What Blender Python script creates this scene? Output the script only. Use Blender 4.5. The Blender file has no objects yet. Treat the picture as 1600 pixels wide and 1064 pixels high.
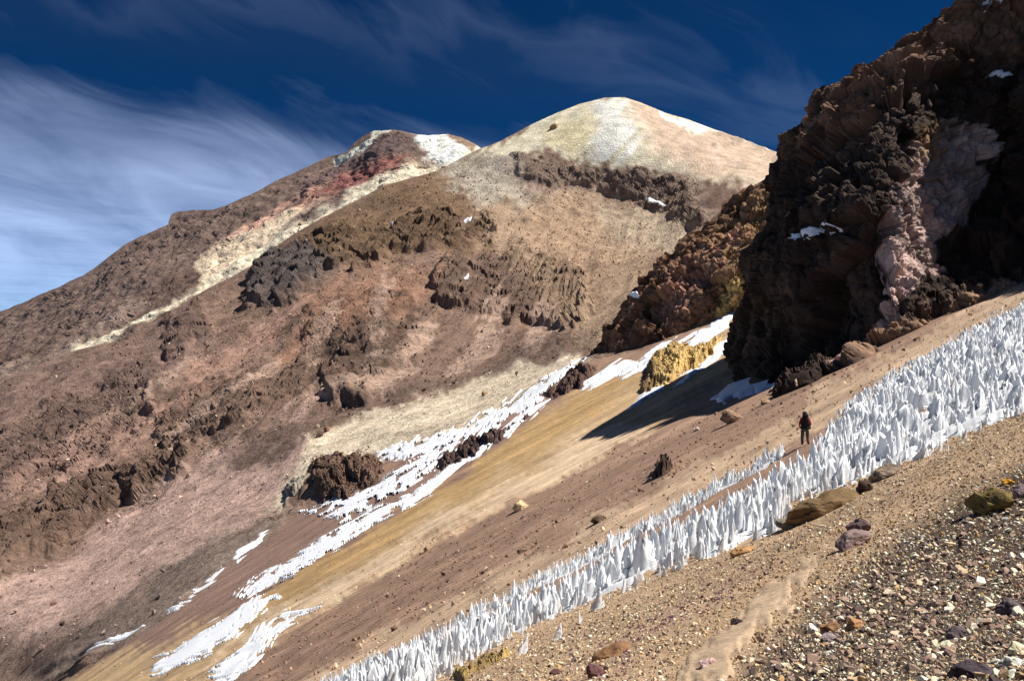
import bpy, bmesh, math, random
import numpy as np
from mathutils import Vector, Matrix

# ------------------------------------------------------------------ camera, sky, sun, exposure
scene = bpy.context.scene
C = scene.collection
FPX, CX, CY = 1256.0, 800.0, 532.0            # focal length and centre on the 1600 x 1064 photograph
cam_d = bpy.data.cameras.new('camera'); cam = bpy.data.objects.new('camera', cam_d); C.objects.link(cam)
cam_d.sensor_width = 36.0; cam_d.lens = 36.0 * FPX / 1600.0
cam_d.clip_start = 0.1; cam_d.clip_end = 20000
cam.location = (0, 0, 0); cam.rotation_euler = (math.radians(90), 0, 0)
scene.camera = cam

SUN_AZ, SUN_EL = math.radians(92), math.radians(57)      # azimuth clockwise from the view direction (+Y)
sun_vec = Vector((math.sin(SUN_AZ) * math.cos(SUN_EL), math.cos(SUN_AZ) * math.cos(SUN_EL), math.sin(SUN_EL)))
sd = bpy.data.lights.new('sun', 'SUN'); so = bpy.data.objects.new('sun', sd); C.objects.link(so)
sd.energy = 5.0; sd.angle = math.radians(0.5); sd.color = (1.0, 0.955, 0.89)
so.rotation_euler = sun_vec.to_track_quat('Z', 'Y').to_euler(); so.location = sun_vec * 300

world = bpy.data.worlds.new('World'); scene.world = world; world.use_nodes = True
wn, wl = world.node_tree.nodes, world.node_tree.links
for n in list(wn): wn.remove(n)
def W(t, **kw):
    n = wn.new(t)
    for k, v in kw.items(): setattr(n, k, v)
    return n
def wmath(op, a, b=None, c=None, clamp=False):
    n = W('ShaderNodeMath', operation=op); n.use_clamp = clamp
    for i, v in enumerate((a, b, c)):
        if v is None: continue
        if isinstance(v, (int, float)): n.inputs[i].default_value = v
        else: wl.new(v, n.inputs[i])
    return n.outputs[0]
sky = W('ShaderNodeTexSky', sky_type='NISHITA')
sky.sun_disc = False; sky.sun_elevation = SUN_EL; sky.sun_rotation = SUN_AZ
sky.altitude = 5500; sky.air_density = 1.0; sky.dust_density = 0.2; sky.ozone_density = 3.0
grade = W('ShaderNodeHueSaturation'); grade.inputs['Saturation'].default_value = 1.8; grade.inputs['Value'].default_value = 0.5
gam = W('ShaderNodeGamma'); gam.inputs[1].default_value = 1.0
wl.new(sky.outputs[0], gam.inputs[0]); wl.new(gam.outputs[0], grade.inputs['Color'])
# thin cirrus lying in a flat layer: direction projected on to the layer
tc = W('ShaderNodeTexCoord'); sx = W('ShaderNodeSeparateXYZ'); wl.new(tc.outputs['Generated'], sx.inputs[0])
zc = wmath('MAXIMUM', sx.outputs[2], 0.02); zc = wmath('ADD', zc, 0.015)
cu = wmath('DIVIDE', sx.outputs[0], zc); cv = wmath('DIVIDE', sx.outputs[1], zc)
along = wmath('ADD', wmath('MULTIPLY', cu, 0.85), wmath('MULTIPLY', cv, 0.53))
across = wmath('SUBTRACT', wmath('MULTIPLY', cv, 0.85), wmath('MULTIPLY', cu, 0.53))
def wnoise(x, y, sc, det=6.0, rough=0.55, dist=0.0, seed=0.0):
    cb = W('ShaderNodeCombineXYZ'); wl.new(x, cb.inputs[0]); wl.new(y, cb.inputs[1]); cb.inputs[2].default_value = seed
    n = W('ShaderNodeTexNoise'); wl.new(cb.outputs[0], n.inputs['Vector'])
    n.inputs['Scale'].default_value = sc; n.inputs['Detail'].default_value = det
    n.inputs['Roughness'].default_value = rough; n.inputs['Distortion'].default_value = dist
    return n.outputs['Fac']
mpw = W('ShaderNodeMapping', vector_type='TEXTURE'); wl.new(tc.outputs['Generated'], mpw.inputs[0])
mpw.inputs['Rotation'].default_value = (0, math.radians(24), 0); mpw.inputs['Scale'].default_value = (0.30, 0.30, 0.10)
nw = W('ShaderNodeTexNoise'); wl.new(mpw.outputs[0], nw.inputs['Vector'])
for k_, v_ in (('Scale', 1.3), ('Detail', 7.0), ('Roughness', 0.55), ('Distortion', 1.1)): nw.inputs[k_].default_value = v_
fib2 = nw.outputs['Fac']
al_s = wmath('MULTIPLY', along, 0.7)
warp = wnoise(along, across, 0.45, 3.0, seed=4.0)
wacr = wmath('ADD', wmath('ABSOLUTE', across), wmath('ADD', wmath('MULTIPLY_ADD', warp, 1.3, -0.65), wmath('MULTIPLY_ADD', fib2, 1.6, -0.8)))
band = W('ShaderNodeValToRGB'); wl.new(wmath('DIVIDE', wacr, 12.0, clamp=True), band.inputs[0])
els = band.color_ramp.elements
BANDS = [(0.0, .01), (.165, .01), (.195, .09), (.222, .02), (.262, .01), (.285, .10), (.325, .48), (.42, .78), (.60, 1.0), (1.0, 1.0)]
els[0].position, els[0].color = BANDS[0][0], (BANDS[0][1],) * 3 + (1,)
els[1].position, els[1].color = BANDS[-1][0], (BANDS[-1][1],) * 3 + (1,)
for p, v in BANDS[1:-1]:
    e = els.new(p); e.color = (v, v, v, 1)
fib = wnoise(al_s, across, 1.3, 10.0, 0.62, 1.0, 1.0)
fibm = wmath('MULTIPLY_ADD', wmath('ADD', wmath('MULTIPLY', fib, 0.3), wmath('MULTIPLY', fib2, 0.7)), 3.2, -1.1, clamp=True)
dens = wmath('MULTIPLY', band.outputs[0], wmath('MULTIPLY_ADD', fibm, 0.55, 0.45), clamp=True)
dens = wmath('MULTIPLY', dens, 1.0)
mix = W('ShaderNodeMix', data_type='RGBA', blend_type='ADD'); wl.new(dens, mix.inputs[0]); tone = W('ShaderNodeMix', data_type='RGBA', blend_type='MULTIPLY'); tone.inputs[0].default_value = 1.0; tone.inputs[7].default_value = (0.74, 0.98, 1.16, 1)
wl.new(grade.outputs[0], tone.inputs[6]); wl.new(tone.outputs[2], mix.inputs[6])
mix.inputs[7].default_value = (6.0, 7.2, 9.8, 1)
bg = W('ShaderNodeBackground'); bg.inputs['Strength'].default_value = 0.05
wo = W('ShaderNodeOutputWorld'); wl.new(mix.outputs[2], bg.inputs[0]); wl.new(bg.outputs[0], wo.inputs[0])

scene.view_settings.view_transform = 'Standard'; scene.view_settings.look = 'None'
scene.view_settings.exposure = 0.5; scene.view_settings.gamma = 1.0
scene.view_settings.use_curve_mapping = False
scene.render.engine = 'CYCLES'
scene.cycles.max_bounces = 6; scene.cycles.diffuse_bounces = 2

# ------------------------------------------------------------------ helpers
rng = np.random.default_rng(7); random.seed(7)
def lin(c, gain=1.0):
    c = np.asarray(c, dtype=np.float64) / 255.0
    l = np.where(c <= 0.04045, c / 12.92, ((c + 0.055) / 1.055) ** 2.4)
    return np.clip(l * gain, 0, 0.9)
_perm = rng.permutation(256).astype(np.int32); _perm = np.concatenate([_perm, _perm, _perm])
_grad = rng.normal(size=(256, 3)).astype(np.float32); _grad /= np.linalg.norm(_grad, axis=1)[:, None]
_feat = rng.random((256, 3)).astype(np.float32)
_cellv = rng.uniform(-1, 1, (256, 4)).astype(np.float32)
def noise(p):
    p = np.asarray(p, dtype=np.float32); f = np.floor(p); i = f.astype(np.int32) & 255; d = p - f
    u = d * d * d * (d * (d * 6 - 15) + 10)
    out = np.zeros(len(p), np.float32)
    for a in (0, 1):
        wx = u[:, 0] if a else 1 - u[:, 0]; ia = _perm[(i[:, 0] + a) & 255]
        for b in (0, 1):
            wy = u[:, 1] if b else 1 - u[:, 1]; ib = _perm[ia + ((i[:, 1] + b) & 255)]
            for c in (0, 1):
                wz = u[:, 2] if c else 1 - u[:, 2]
                g = _grad[_perm[ib + ((i[:, 2] + c) & 255)]]
                out += wx * wy * wz * (g[:, 0] * (d[:, 0] - a) + g[:, 1] * (d[:, 1] - b) + g[:, 2] * (d[:, 2] - c))
    return out * 1.5
def fbm(p, octv=4, lac=2.03, gain=0.5, ridged=False):
    out = np.zeros(len(p), np.float32); amp = 1.0; p = np.asarray(p, np.float32)
    for o in range(octv):
        n = noise(p + 17.3 * o)
        out += amp * ((1 - 2 * np.abs(n)) if ridged else n)
        p = p * lac; amp *= gain
    return out
def fbm_s(p, wl, octv, sp, gain=0.5):
    """noise of wavelength wl metres that drops the octaves too fine for the local mesh spacing"""
    out = np.zeros(len(p), np.float32); amp = 1.0
    for o in range(octv):
        out += amp * noise(p / wl + 17.3 * o) * sstep(1.6, 4.0, wl / sp); wl /= 2.03; amp *= gain
    return out
def blocks(p):
    """angular facets: every cell has its own level and its own tilt; also returns the gap to the next cell"""
    p = np.asarray(p, np.float32); f = np.floor(p).astype(np.int32)
    best = np.full(len(p), 9e9, np.float32); sec = best.copy(); val = np.zeros(len(p), np.float32)
    for a in (-1, 0, 1):
        for b in (-1, 0, 1):
            for c in (-1, 0, 1):
                k = f + np.array([a, b, c], np.int32)
                h = _perm[_perm[_perm[k[:, 0] & 255] + (k[:, 1] & 255)] + (k[:, 2] & 255)]
                r = p - (k + _feat[h]); d = (r * r).sum(1)
                cv_ = _cellv[h]; v = cv_[:, 3] + (r * cv_[:, :3]).sum(1) * 0.8
                nb = d < best
                sec = np.where(nb, best, np.minimum(sec, d)); val = np.where(nb, v, val); best = np.where(nb, d, best)
    return val, np.sqrt(sec) - np.sqrt(best)
def sstep(a, b, x):
    t = np.clip((x - a) / (b - a), 0, 1); return t * t * (3 - 2 * t)
class TPS:
    def __init__(s, pts, vals, lam=1e-5):
        s.P = np.asarray(pts, float) / 500.0; n = len(s.P); v = np.asarray(vals, float)
        K = s._k(s.P); A = np.zeros((n + 3, n + 3)); A[:n, :n] = K + lam * np.eye(n)
        A[:n, n] = 1; A[:n, n + 1:] = s.P; A[n, :n] = 1; A[n + 1:, :n] = s.P.T
        s.w = np.linalg.solve(A, np.concatenate([v, np.zeros(3)]))
    def _k(s, X):
        d2 = ((X[:, None, :] - s.P[None]) ** 2).sum(2); return 0.5 * d2 * np.log(d2 + 1e-12)
    def __call__(s, X):
        X = np.asarray(X, float) / 500.0; out = np.empty(len(X))
        for a in range(0, len(X), 40000):
            x = X[a:a + 40000]; out[a:a + 40000] = s._k(x) @ s.w[:-3] + s.w[-3] + x @ s.w[-2:]
        return out
def depth_field(rows, lam=1e-5):
    r = np.array(rows, float); t = TPS(r[:, :2], np.log(r[:, 2]), lam); return lambda X: np.exp(t(X))
def back(P, d):
    """pixel + distance along the view axis -> point in the world"""
    P = np.asarray(P, float); d = np.asarray(d, float)
    return np.stack([(P[..., 0] - CX) / FPX * d, d, (CY - P[..., 1]) / FPX * d], -1)
def sdpoly(P, poly):
    """distance to a polygon, positive inside"""
    v = np.asarray(poly, float); d = np.full(len(P), 1e18); s = np.ones(len(P))
    for i in range(len(v)):
        a, b = v[i], v[i - 1]; e = b - a; w = P - a
        t = np.clip((w @ e) / (e @ e + 1e-9), 0, 1); q = w - t[:, None] * e
        d = np.minimum(d, (q * q).sum(1))
        c1 = P[:, 1] >= a[1]; c2 = P[:, 1] < b[1]; c3 = e[0] * w[:, 1] > e[1] * w[:, 0]
        fl = (c1 & c2 & c3) | (~c1 & ~c2 & ~c3); s = np.where(fl, -s, s)
    return -s * np.sqrt(d)
def interp(poly, x):
    a = np.array(poly, float); return np.interp(x, a[:, 0], a[:, 1])
def mesh_np(name, V, F, mat, col=None, parent=None, smooth=False, kind=None):
    V = np.asarray(V, np.float32); F = np.asarray(F, np.int32); k = F.shape[1]
    me = bpy.data.meshes.new(name); me.vertices.add(len(V)); me.vertices.foreach_set('co', V.ravel())
    me.loops.add(F.size); me.loops.foreach_set('vertex_index', F.ravel())
    me.polygons.add(len(F)); me.polygons.foreach_set('loop_start', np.arange(0, F.size, k, dtype=np.int32))
    me.polygons.foreach_set('use_smooth', np.broadcast_to(np.asarray(smooth, bool), len(F)).copy())
    me.update(calc_edges=True)
    if col is not None:
        at = me.color_attributes.new('tint', 'FLOAT_COLOR', 'POINT')
        c4 = np.ones((len(V), 4), np.float32); c4[:, :3] = col; at.data.foreach_set('color', c4.ravel())
    me.materials.append(mat)
    o = bpy.data.objects.new(name, me); C.objects.link(o)
    if parent is not None: o.parent = parent
    if kind: o['kind'] = kind
    return o
def grid_faces(nr, nc):
    i = np.arange(nr * nc).reshape(nr, nc)
    return np.stack([i[:-1, :-1], i[1:, :-1], i[1:, 1:], i[:-1, 1:]], -1).reshape(-1, 4)
def compact(V, F, *att):
    u, inv = np.unique(F, return_inverse=True)
    return (V[u], inv.reshape(F.shape)) + tuple(a[u] for a in att)
def tag(o, label, cat, group=None):
    o['label'] = label; o['category'] = cat
    if group: o['group'] = group
    return o
def grid_normals(G):
    a = np.gradient(G, axis=1); b = np.gradient(G, axis=0); n = np.cross(a, b)
    n /= np.linalg.norm(n, axis=2)[..., None] + 1e-9
    v = -(n * G).sum(2); n[v < 0] *= -1                # towards the viewer's side
    return n

# ------------------------------------------------------------------ materials
def mat_rock(name, scale, bump=0.5, dist=0.3, var=0.35, attr='tint', rough=0.95, spec=0.15, stretch=(1, 1, 1), turn=0.0):
    m = bpy.data.materials.new(name); m.use_nodes = True; nt = m.node_tree; N, L = nt.nodes, nt.links
    b = N['Principled BSDF']; b.inputs['Roughness'].default_value = rough; b.inputs['Specular IOR Level'].default_value = spec
    co = N.new('ShaderNodeTexCoord'); mp = N.new('ShaderNodeMapping'); mp.inputs['Scale'].default_value = stretch; mp.inputs['Rotation'].default_value = (0, 0, turn)
    L.new(co.outputs['Object'], mp.inputs[0])
    if turn: mp.vector_type = 'TEXTURE'
    def nz(sc, det, rg):
        n = N.new('ShaderNodeTexNoise'); n.inputs['Scale'].default_value = sc; n.inputs['Detail'].default_value = det
        n.inputs['Roughness'].default_value = rg; L.new(mp.outputs[0], n.inputs['Vector']); return n.outputs['Fac']
    f1, f2 = nz(scale * 0.18, 5, 0.6), nz(scale, 6, 0.7)
    ad = N.new('ShaderNodeMath'); ad.operation = 'ADD'; L.new(f1, ad.inputs[0]); L.new(f2, ad.inputs[1])
    mr = N.new('ShaderNodeMapRange'); L.new(ad.outputs[0], mr.inputs[0])
    mr.inputs[1].default_value = 0.72; mr.inputs[2].default_value = 1.28
    mr.inputs[3].default_value = 1 - var; mr.inputs[4].default_value = 1 + var
    if attr == 'random':
        oi = N.new('ShaderNodeObjectInfo'); rp = N.new('ShaderNodeValToRGB'); L.new(oi.outputs['Random'], rp.inputs[0])
        rp.color_ramp.interpolation = 'CONSTANT'; e = rp.color_ramp.elements
        for i, c in enumerate(PALETTE):
            q = e[0] if i == 0 else (e[1] if i == 1 else e.new(0.5))
            q.position = i / len(PALETTE); q.color = tuple(lin(c, 1.12)) + (1,)
        base = rp.outputs[0]
    elif isinstance(attr, str):
        at = N.new('ShaderNodeAttribute'); at.attribute_name = attr; base = at.outputs['Color']
    else:
        rgb = N.new('ShaderNodeRGB'); rgb.outputs[0].default_value = tuple(attr) + (1,); base = rgb.outputs[0]
    mx = N.new('ShaderNodeVectorMath'); mx.operation = 'SCALE'; L.new(base, mx.inputs[0]); L.new(mr.outputs[0], mx.inputs['Scale'])
    L.new(mx.outputs[0], b.inputs['Base Color'])
    bp = N.new('ShaderNodeBump'); bp.inputs['Strength'].default_value = bump; bp.inputs['Distance'].default_value = dist
    L.new(f2, bp.inputs['Height']); L.new(bp.outputs[0], b.inputs['Normal'])
    return m
PALETTE = [(226, 212, 182), (142, 122, 106), (214, 196, 166), (118, 98, 94), (198, 176, 146), (92, 78, 74), (230, 220, 198),
           (156, 130, 114), (186, 152, 104), (122, 104, 98), (208, 192, 160), (172, 146, 122), (80, 68, 66), (226, 212, 184)]
M_far = mat_rock('far_rock', 0.42, 1.0, 2.6, 0.42)
M_near = mat_rock('scree_ground', 7.0, 0.8, 0.06, 0.30)
M_mid = mat_rock('slope_ground', 1.5, 0.8, 0.30, 0.34, stretch=(7.0, 1, 1), turn=math.radians(30))
M_block = mat_rock('block_rock', 1.6, 0.8, 0.25, 0.3)
M_cliff = mat_rock('cliff_rock', 1.6, 0.9, 0.35, 0.35, stretch=(1, 1, 0.6))
M_stone = mat_rock('loose_stone', 30.0, 0.4, 0.01, 0.25)
M_stone_one = mat_rock('single_stone', 30.0, 0.4, 0.01, 0.25, attr='random')
M_boulder = mat_rock('boulder_rock', 6.0, 0.7, 0.06, 0.35)
def mat_snow(name, scale, col=(0.92, 0.94, 0.97), bump=0.35, dist=0.05, glow=0.0):
    m = bpy.data.materials.new(name); m.use_nodes = True; nt = m.node_tree; N, L = nt.nodes, nt.links
    b = N['Principled BSDF']; b.inputs['Roughness'].default_value = 0.55; b.inputs['Specular IOR Level'].default_value = 0.3
    co = N.new('ShaderNodeTexCoord'); n = N.new('ShaderNodeTexNoise'); L.new(co.outputs['Object'], n.inputs['Vector'])
    n.inputs['Scale'].default_value = scale; n.inputs['Detail'].default_value = 5
    rp = N.new('ShaderNodeValToRGB'); L.new(n.outputs['Fac'], rp.inputs[0])
    rp.color_ramp.elements[0].position = 0.25; rp.color_ramp.elements[0].color = tuple(np.array(col) * 0.93) + (1,)
    rp.color_ramp.elements[1].position = 0.6; rp.color_ramp.elements[1].color = tuple(col) + (1,)
    L.new(rp.outputs[0], b.inputs['Base Color'])
    bp = N.new('ShaderNodeBump'); bp.inputs['Strength'].default_value = bump; bp.inputs['Distance'].default_value = dist
    L.new(n.outputs['Fac'], bp.inputs['Height']); L.new(bp.outputs[0], b.inputs['Normal'])
    if glow:                                             # sunlight that seeps through thin ice
        tr = N.new('ShaderNodeBsdfTranslucent'); L.new(rp.outputs[0], tr.inputs[0]); ms = N.new('ShaderNodeMixShader'); ms.inputs[0].default_value = glow
        L.new(b.outputs[0], ms.inputs[1]); L.new(tr.outputs[0], ms.inputs[2]); L.new(ms.outputs[0], N['Material Output'].inputs[0])
    return m
M_snow = mat_snow('old_snow', 3.0, dist=0.15)
M_ice = mat_snow('spike_ice', 5.0, (0.93, 0.95, 0.97), 0.4, 0.05, 0.25)

# ------------------------------------------------------------------ terrain: mountain and the near slope (one height surface)
CREST = [(-160, 655), (0, 592), (60, 570), (120, 546), (200, 528), (250, 500), (300, 466), (395, 413), (420, 390), (470, 360),
         (540, 321), (600, 291), (690, 265), (722, 248), (750, 233), (780, 222), (830, 195), (870, 177), (905, 163), (945, 153),
         (975, 152), (1000, 160), (1040, 177), (1075, 187), (1110, 200), (1150, 215), (1190, 230), (1212, 238), (1350, 290), (1780, 330)]
CREASE = [(-170, 1200), (60, 1092), (170, 1022), (260, 962), (350, 893), (420, 842), (480, 793), (560, 742), (600, 722), (700, 688), (820, 628),
          (905, 572), (1000, 545), (1060, 512), (1160, 470), (1300, 435), (1500, 405), (1780, 345)]
# the near slope is a height surface z(x, y) in metres
SLOPE_C = np.array([-8.46786322, 60.26233219, -16.80492563, -9.09381209, -17.42595293, 4.0669081, 3.92136939, 2.08600535, 4.72144228,
                    0.15697956, 1.06323117, -5.46220799, 7.20500018, -3.805947])
def slope_z(x, y):
    u, v = x / 100, y / 100; e1 = np.exp(-y / 12); e2 = np.exp(-y / 35)
    c = SLOPE_C
    return (c[0] + c[1] * u + c[2] * v + c[3] * u * u + c[4] * u * v + c[5] * v * v + c[6] * u ** 3 + c[7] * u * u * v + c[8] * u * v * v
            + c[9] * v ** 3 + c[10] * e1 + c[11] * e1 * x / 10 + c[12] * e2 + c[13] * e2 * u)
def slope_depth(P_):
    """distance at which the line of sight through a pixel meets the slope"""
    dx = (P_[:, 0] - CX) / FPX; dz = (CY - P_[:, 1]) / FPX
    ds = np.exp(np.linspace(math.log(1.0), math.log(420), 110)); lo = np.full(len(P_), 420.0); hi = lo.copy(); done = np.zeros(len(P_), bool)
    prev = None
    for d in ds:
        g = dz * d - slope_z(dx * d, d)
        if prev is not None:
            h = ~done & (g <= 0) & (prev > 0); lo[h] = d0; hi[h] = d; done |= h
        prev, d0 = g, d
    for _ in range(16):
        md = 0.5 * (lo + hi); up = dz * md - slope_z(dx * md, md) > 0
        lo = np.where(up, md, lo); hi = np.where(up, hi, md)
    return 0.5 * (lo + hi)
_cp = np.array([(x, interp(CREASE, x)) for x in (60, 170, 260, 350, 480, 600, 700, 820, 905, 1000, 1100, 1180, 1300, 1500, 1780)])
mountain_depth = depth_field([(a, b, c) for (a, b), c in zip(_cp, slope_depth(_cp) + 1)] + [
    (750, 235, 900), (600, 292, 850), (400, 412, 760), (250, 502, 700), (120, 548, 660), (0, 594, 640), (-160, 658, 620),
    (970, 152, 1000), (860, 180, 960), (1100, 195, 1000), (1212, 240, 1000), (1400, 300, 900), (1780, 335, 700),
    (900, 290, 850), (700, 400, 700), (850, 420, 680), (1000, 400, 690), (1080, 360, 720), (500, 500, 590), (700, 500, 560), (880, 510, 500),
    (300, 620, 500), (500, 630, 450), (700, 600, 420), (100, 700, 480), (300, 760, 375), (100, 860, 365),
    (-160, 1000, 300), (-160, 760, 470), (0, 950, 300), (200, 890, 300), (480, 690, 360), (60, 1020, 252), (640, 650, 350), (800, 590, 365), (-160, 1080, 250)], 0.004)
def ground_depth(P_):
    bl = P_[:, 1] - interp(CREASE, P_[:, 0]); t = sstep(-5, 5, bl); sl = np.ones(len(P_)); ml = sl.copy()
    a, b = bl > -5.5, bl < 5.5
    sl[a] = slope_depth(P_[a]); ml[b] = mountain_depth(P_[b])
    return np.exp(np.log(ml) * (1 - t) + np.log(sl) * t)
flow_m = TPS(*(lambda L: ([p for l in L for p in l[1]], [l[0] for l in L for p in l[1]]))([
    (0, [(750, 235), (540, 325), (400, 410), (250, 500), (120, 545)]),
    (1, [(780, 250), (690, 330), (560, 430), (400, 540), (250, 620), (0, 760)]),
    (2, [(830, 300), (760, 400), (670, 500), (400, 660), (150, 820), (0, 900)]),
    (3, [(900, 330), (850, 430), (780, 520), (640, 620), (400, 760), (150, 930), (0, 1010)]),
    (4, [(1000, 330), (960, 450), (900, 540), (760, 640), (500, 720), (300, 880), (100, 1020)]),
    (5, [(1100, 340), (1060, 440), (950, 560)])]))
flow_n = TPS(*(lambda L: ([p for l in L for p in l[1]], [l[0] for l in L for p in l[1]]))([
    (0, [(920, 560), (810, 650), (640, 790), (520, 855), (370, 935)]),
    (1, [(1160, 480), (900, 640), (640, 812), (400, 940), (200, 1050)]),
    (2, [(1150, 570), (900, 715), (640, 850), (420, 970), (270, 1064)]),
    (3, [(1250, 610), (1100, 690), (850, 830), (600, 965), (430, 1064)]),
    (4, [(1600, 450), (1400, 562), (1255, 660), (1000, 800), (800, 905), (600, 1003), (490, 1064)]),
    (5.5, [(1600, 655), (1400, 735), (1200, 820), (1000, 930), (800, 1020)]),
    (8, [(1700, 760), (1500, 850), (1300, 960), (1100, 1064)])]))

NC, NR = 930, 500
gpx = np.linspace(-150, 1760, NC); top = interp(CREST, gpx)
tt = np.linspace(0, 1, NR)
GPX = np.broadcast_to(gpx, (NR, NC)); GPY = top[None] + (1205 - top)[None] * tt[:, None]
P = np.stack([GPX.ravel(), GPY.ravel()], 1)
D = ground_depth(P); B = back(P, D).reshape(NR, NC, 3); Nb = grid_normals(B).reshape(-1, 3)
Bf = B.reshape(-1, 3).astype(np.float32)
SP = np.maximum(np.linalg.norm(np.gradient(B, axis=0), axis=2), np.linalg.norm(np.gradient(B, axis=1), axis=2)).ravel()
cre = interp(CREASE, P[:, 0]); below = P[:, 1] - cre                     # > 0 on the near slope
isn = sstep(-6, 6, below)
wq = np.stack([P[:, 0] / 70, P[:, 1] / 70, np.zeros(len(P))], 1)
PW = P + np.stack([fbm(wq, 4), fbm(wq + 31, 4)], 1) * 16.0               # ragged zone edges
cm = flow_m(P); cn = flow_n(P)
st_m = fbm(np.stack([cm * 6, P[:, 1] / 150, P[:, 0] / 400], 1), 3)       # streaks down the fall line
qa, qc = Bf[:, 0] * .87 + Bf[:, 1] * .5, Bf[:, 0] * .5 - Bf[:, 1] * .87       # along and across the fall line
st_n = fbm(np.stack([qc / 7, qa / 70, np.zeros(len(P))], 1), 3)
st_r = sum(noise(np.stack([qc / w_, qa / (w_ * 9), np.full(len(P), w_)], 1)) * sstep(1.6, 4, w_ / SP) * w_ / 12 for w_ in (12.0, 6.0, 3.0))
fine_w = fbm(np.stack([P[:, 0] / 10, P[:, 1] / 10, np.zeros(len(P))], 1), 2) * 9.0
def zmask(poly, soft=8, streak=0, Pp=None, st=None):
    s = sdpoly(PW if Pp is None else Pp, poly) + (fine_w if streak else 0)
    if streak: s = s + st * streak
    return sstep(-soft, soft, s)

# rock bands on the mountain (outcrops that stand proud of the scree)
BANDS_R = [
    ([(385, 402), (430, 385), (500, 372), (600, 350), (700, 338), (765, 340), (770, 362), (700, 385), (610, 398), (520, 430), (470, 478), (385, 480)], 9.0),
    ([(690, 408), (760, 395), (850, 405), (925, 430), (930, 480), (880, 520), (800, 505), (740, 490), (700, 480), (670, 450)], 8.0),
    ([(800, 246), (880, 258), (960, 262), (1030, 272), (1090, 300), (1100, 345), (1060, 345), (1020, 325), (960, 302), (880, 292), (815, 278)], 4.5),
    ([(-40, 830), (60, 800), (150, 745), (250, 705), (300, 690), (290, 725), (200, 770), (150, 800), (60, 870), (-40, 920)], 7.0),
    ([(240, 640), (290, 620), (330, 600), (470, 570), (560, 590), (570, 640), (480, 625), (380, 650), (300, 705), (250, 700)], 4.5),
    ([(560, 520), (640, 500), (690, 540), (640, 560), (575, 640), (520, 625), (500, 580)], 4.0),
    ([(255, 500), (320, 478), (335, 520), (290, 560), (250, 560)], 4.0),
    ([(490, 480), (600, 440), (660, 470), (590, 540), (520, 560), (470, 560)], 3.5),
    ([(-40, 690), (120, 610), (240, 560), (250, 640), (120, 730), (-40, 790)], 3.0),
    ([(1118, 208), (1160, 218), (1225, 242), (1225, 262), (1170, 240), (1120, 222)], 7.0)]
rockm = np.zeros(len(P)); relief = np.zeros(len(P)); rb = fbm(Bf / 18, 3)
ribs = fbm(np.stack([cm * 11, P[:, 1] / 90, np.zeros(len(P))], 1), 3, ridged=True)
bk1, gp1 = blocks(Bf / np.array([13, 13, 18], np.float32))
bk2, gp2 = blocks(Bf / np.array([4.5, 4.5, 6.5], np.float32) + 40)
for poly, amp in BANDS_R:
    s = sdpoly(PW, poly); m = sstep(-5, 9, s + 11 * rb)
    rockm = np.maximum(rockm, m); relief += 0.95 * amp * m * (0.6 + 0.30 * bk1 + 0.26 * ribs)
rockm *= (1 - isn); relief *= (1 - isn)
smooth_dome = zmask([(720, 240), (870, 150), (1000, 120), (1240, 200), (1240, 285), (1100, 278), (1000, 262), (900, 246), (800, 246)], 14)
fm = (1 - isn)
apron = zmask([(380, 800), (470, 680), (600, 632), (760, 585), (900, 545), (930, 575), (820, 640), (700, 700), (600, 725), (500, 735), (430, 810)], 14)
low = np.maximum(apron, 0.7 * zmask([(-160, 960), (180, 820), (330, 720), (480, 660), (480, 800), (170, 1020), (-160, 1150)], 25))
gully = fbm(np.stack([cm * 3.2, P[:, 1] / 260, np.zeros(len(P))], 1), 4, ridged=True)
rough = np.clip(0.22 + 0.55 * sstep(-0.1, 0.5, fbm(Bf / 45, 4)) + rockm, 0, 1.3) * (1 - 0.85 * smooth_dome) * (1 - 0.7 * low)
relief += fm * (1 - 0.75 * smooth_dome) * (1 - 0.8 * low) * (gully * 1.3 * sstep(-.5, .5, noise(Bf / 120)) + fbm_s(Bf, 70, 4, SP) * 6.0)
fbR = fbm(Bf / 9.0, 4)
b2w = sstep(1.2, 3.5, 4.5 / SP)
relief += fm * rough * (fbm_s(Bf, 9.0, 4, SP) * 1.5 + b2w * (bk2 * (0.22 + 0.4 * rockm) - 0.35 * np.exp(-gp2 * 9) * (0.3 + rockm)))
relief *= sstep(0, 18, P[:, 1] - interp(CREST, P[:, 0])) * 0.75 + 0.25
# near slope
pn = Bf
relief_n = st_r * np.clip(D * 0.004, 0.0, 0.45) + fbm_s(pn, 22, 5, SP) * np.clip(D * 0.0025, 0.03, 0.35) + fbm_s(pn, 3.0, 5, SP) * np.clip(D * 0.004, 0.05, 0.3)
relief = relief + isn * relief_n
GV = (Bf + Nb * relief[:, None]).reshape(NR, NC, 3)

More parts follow.
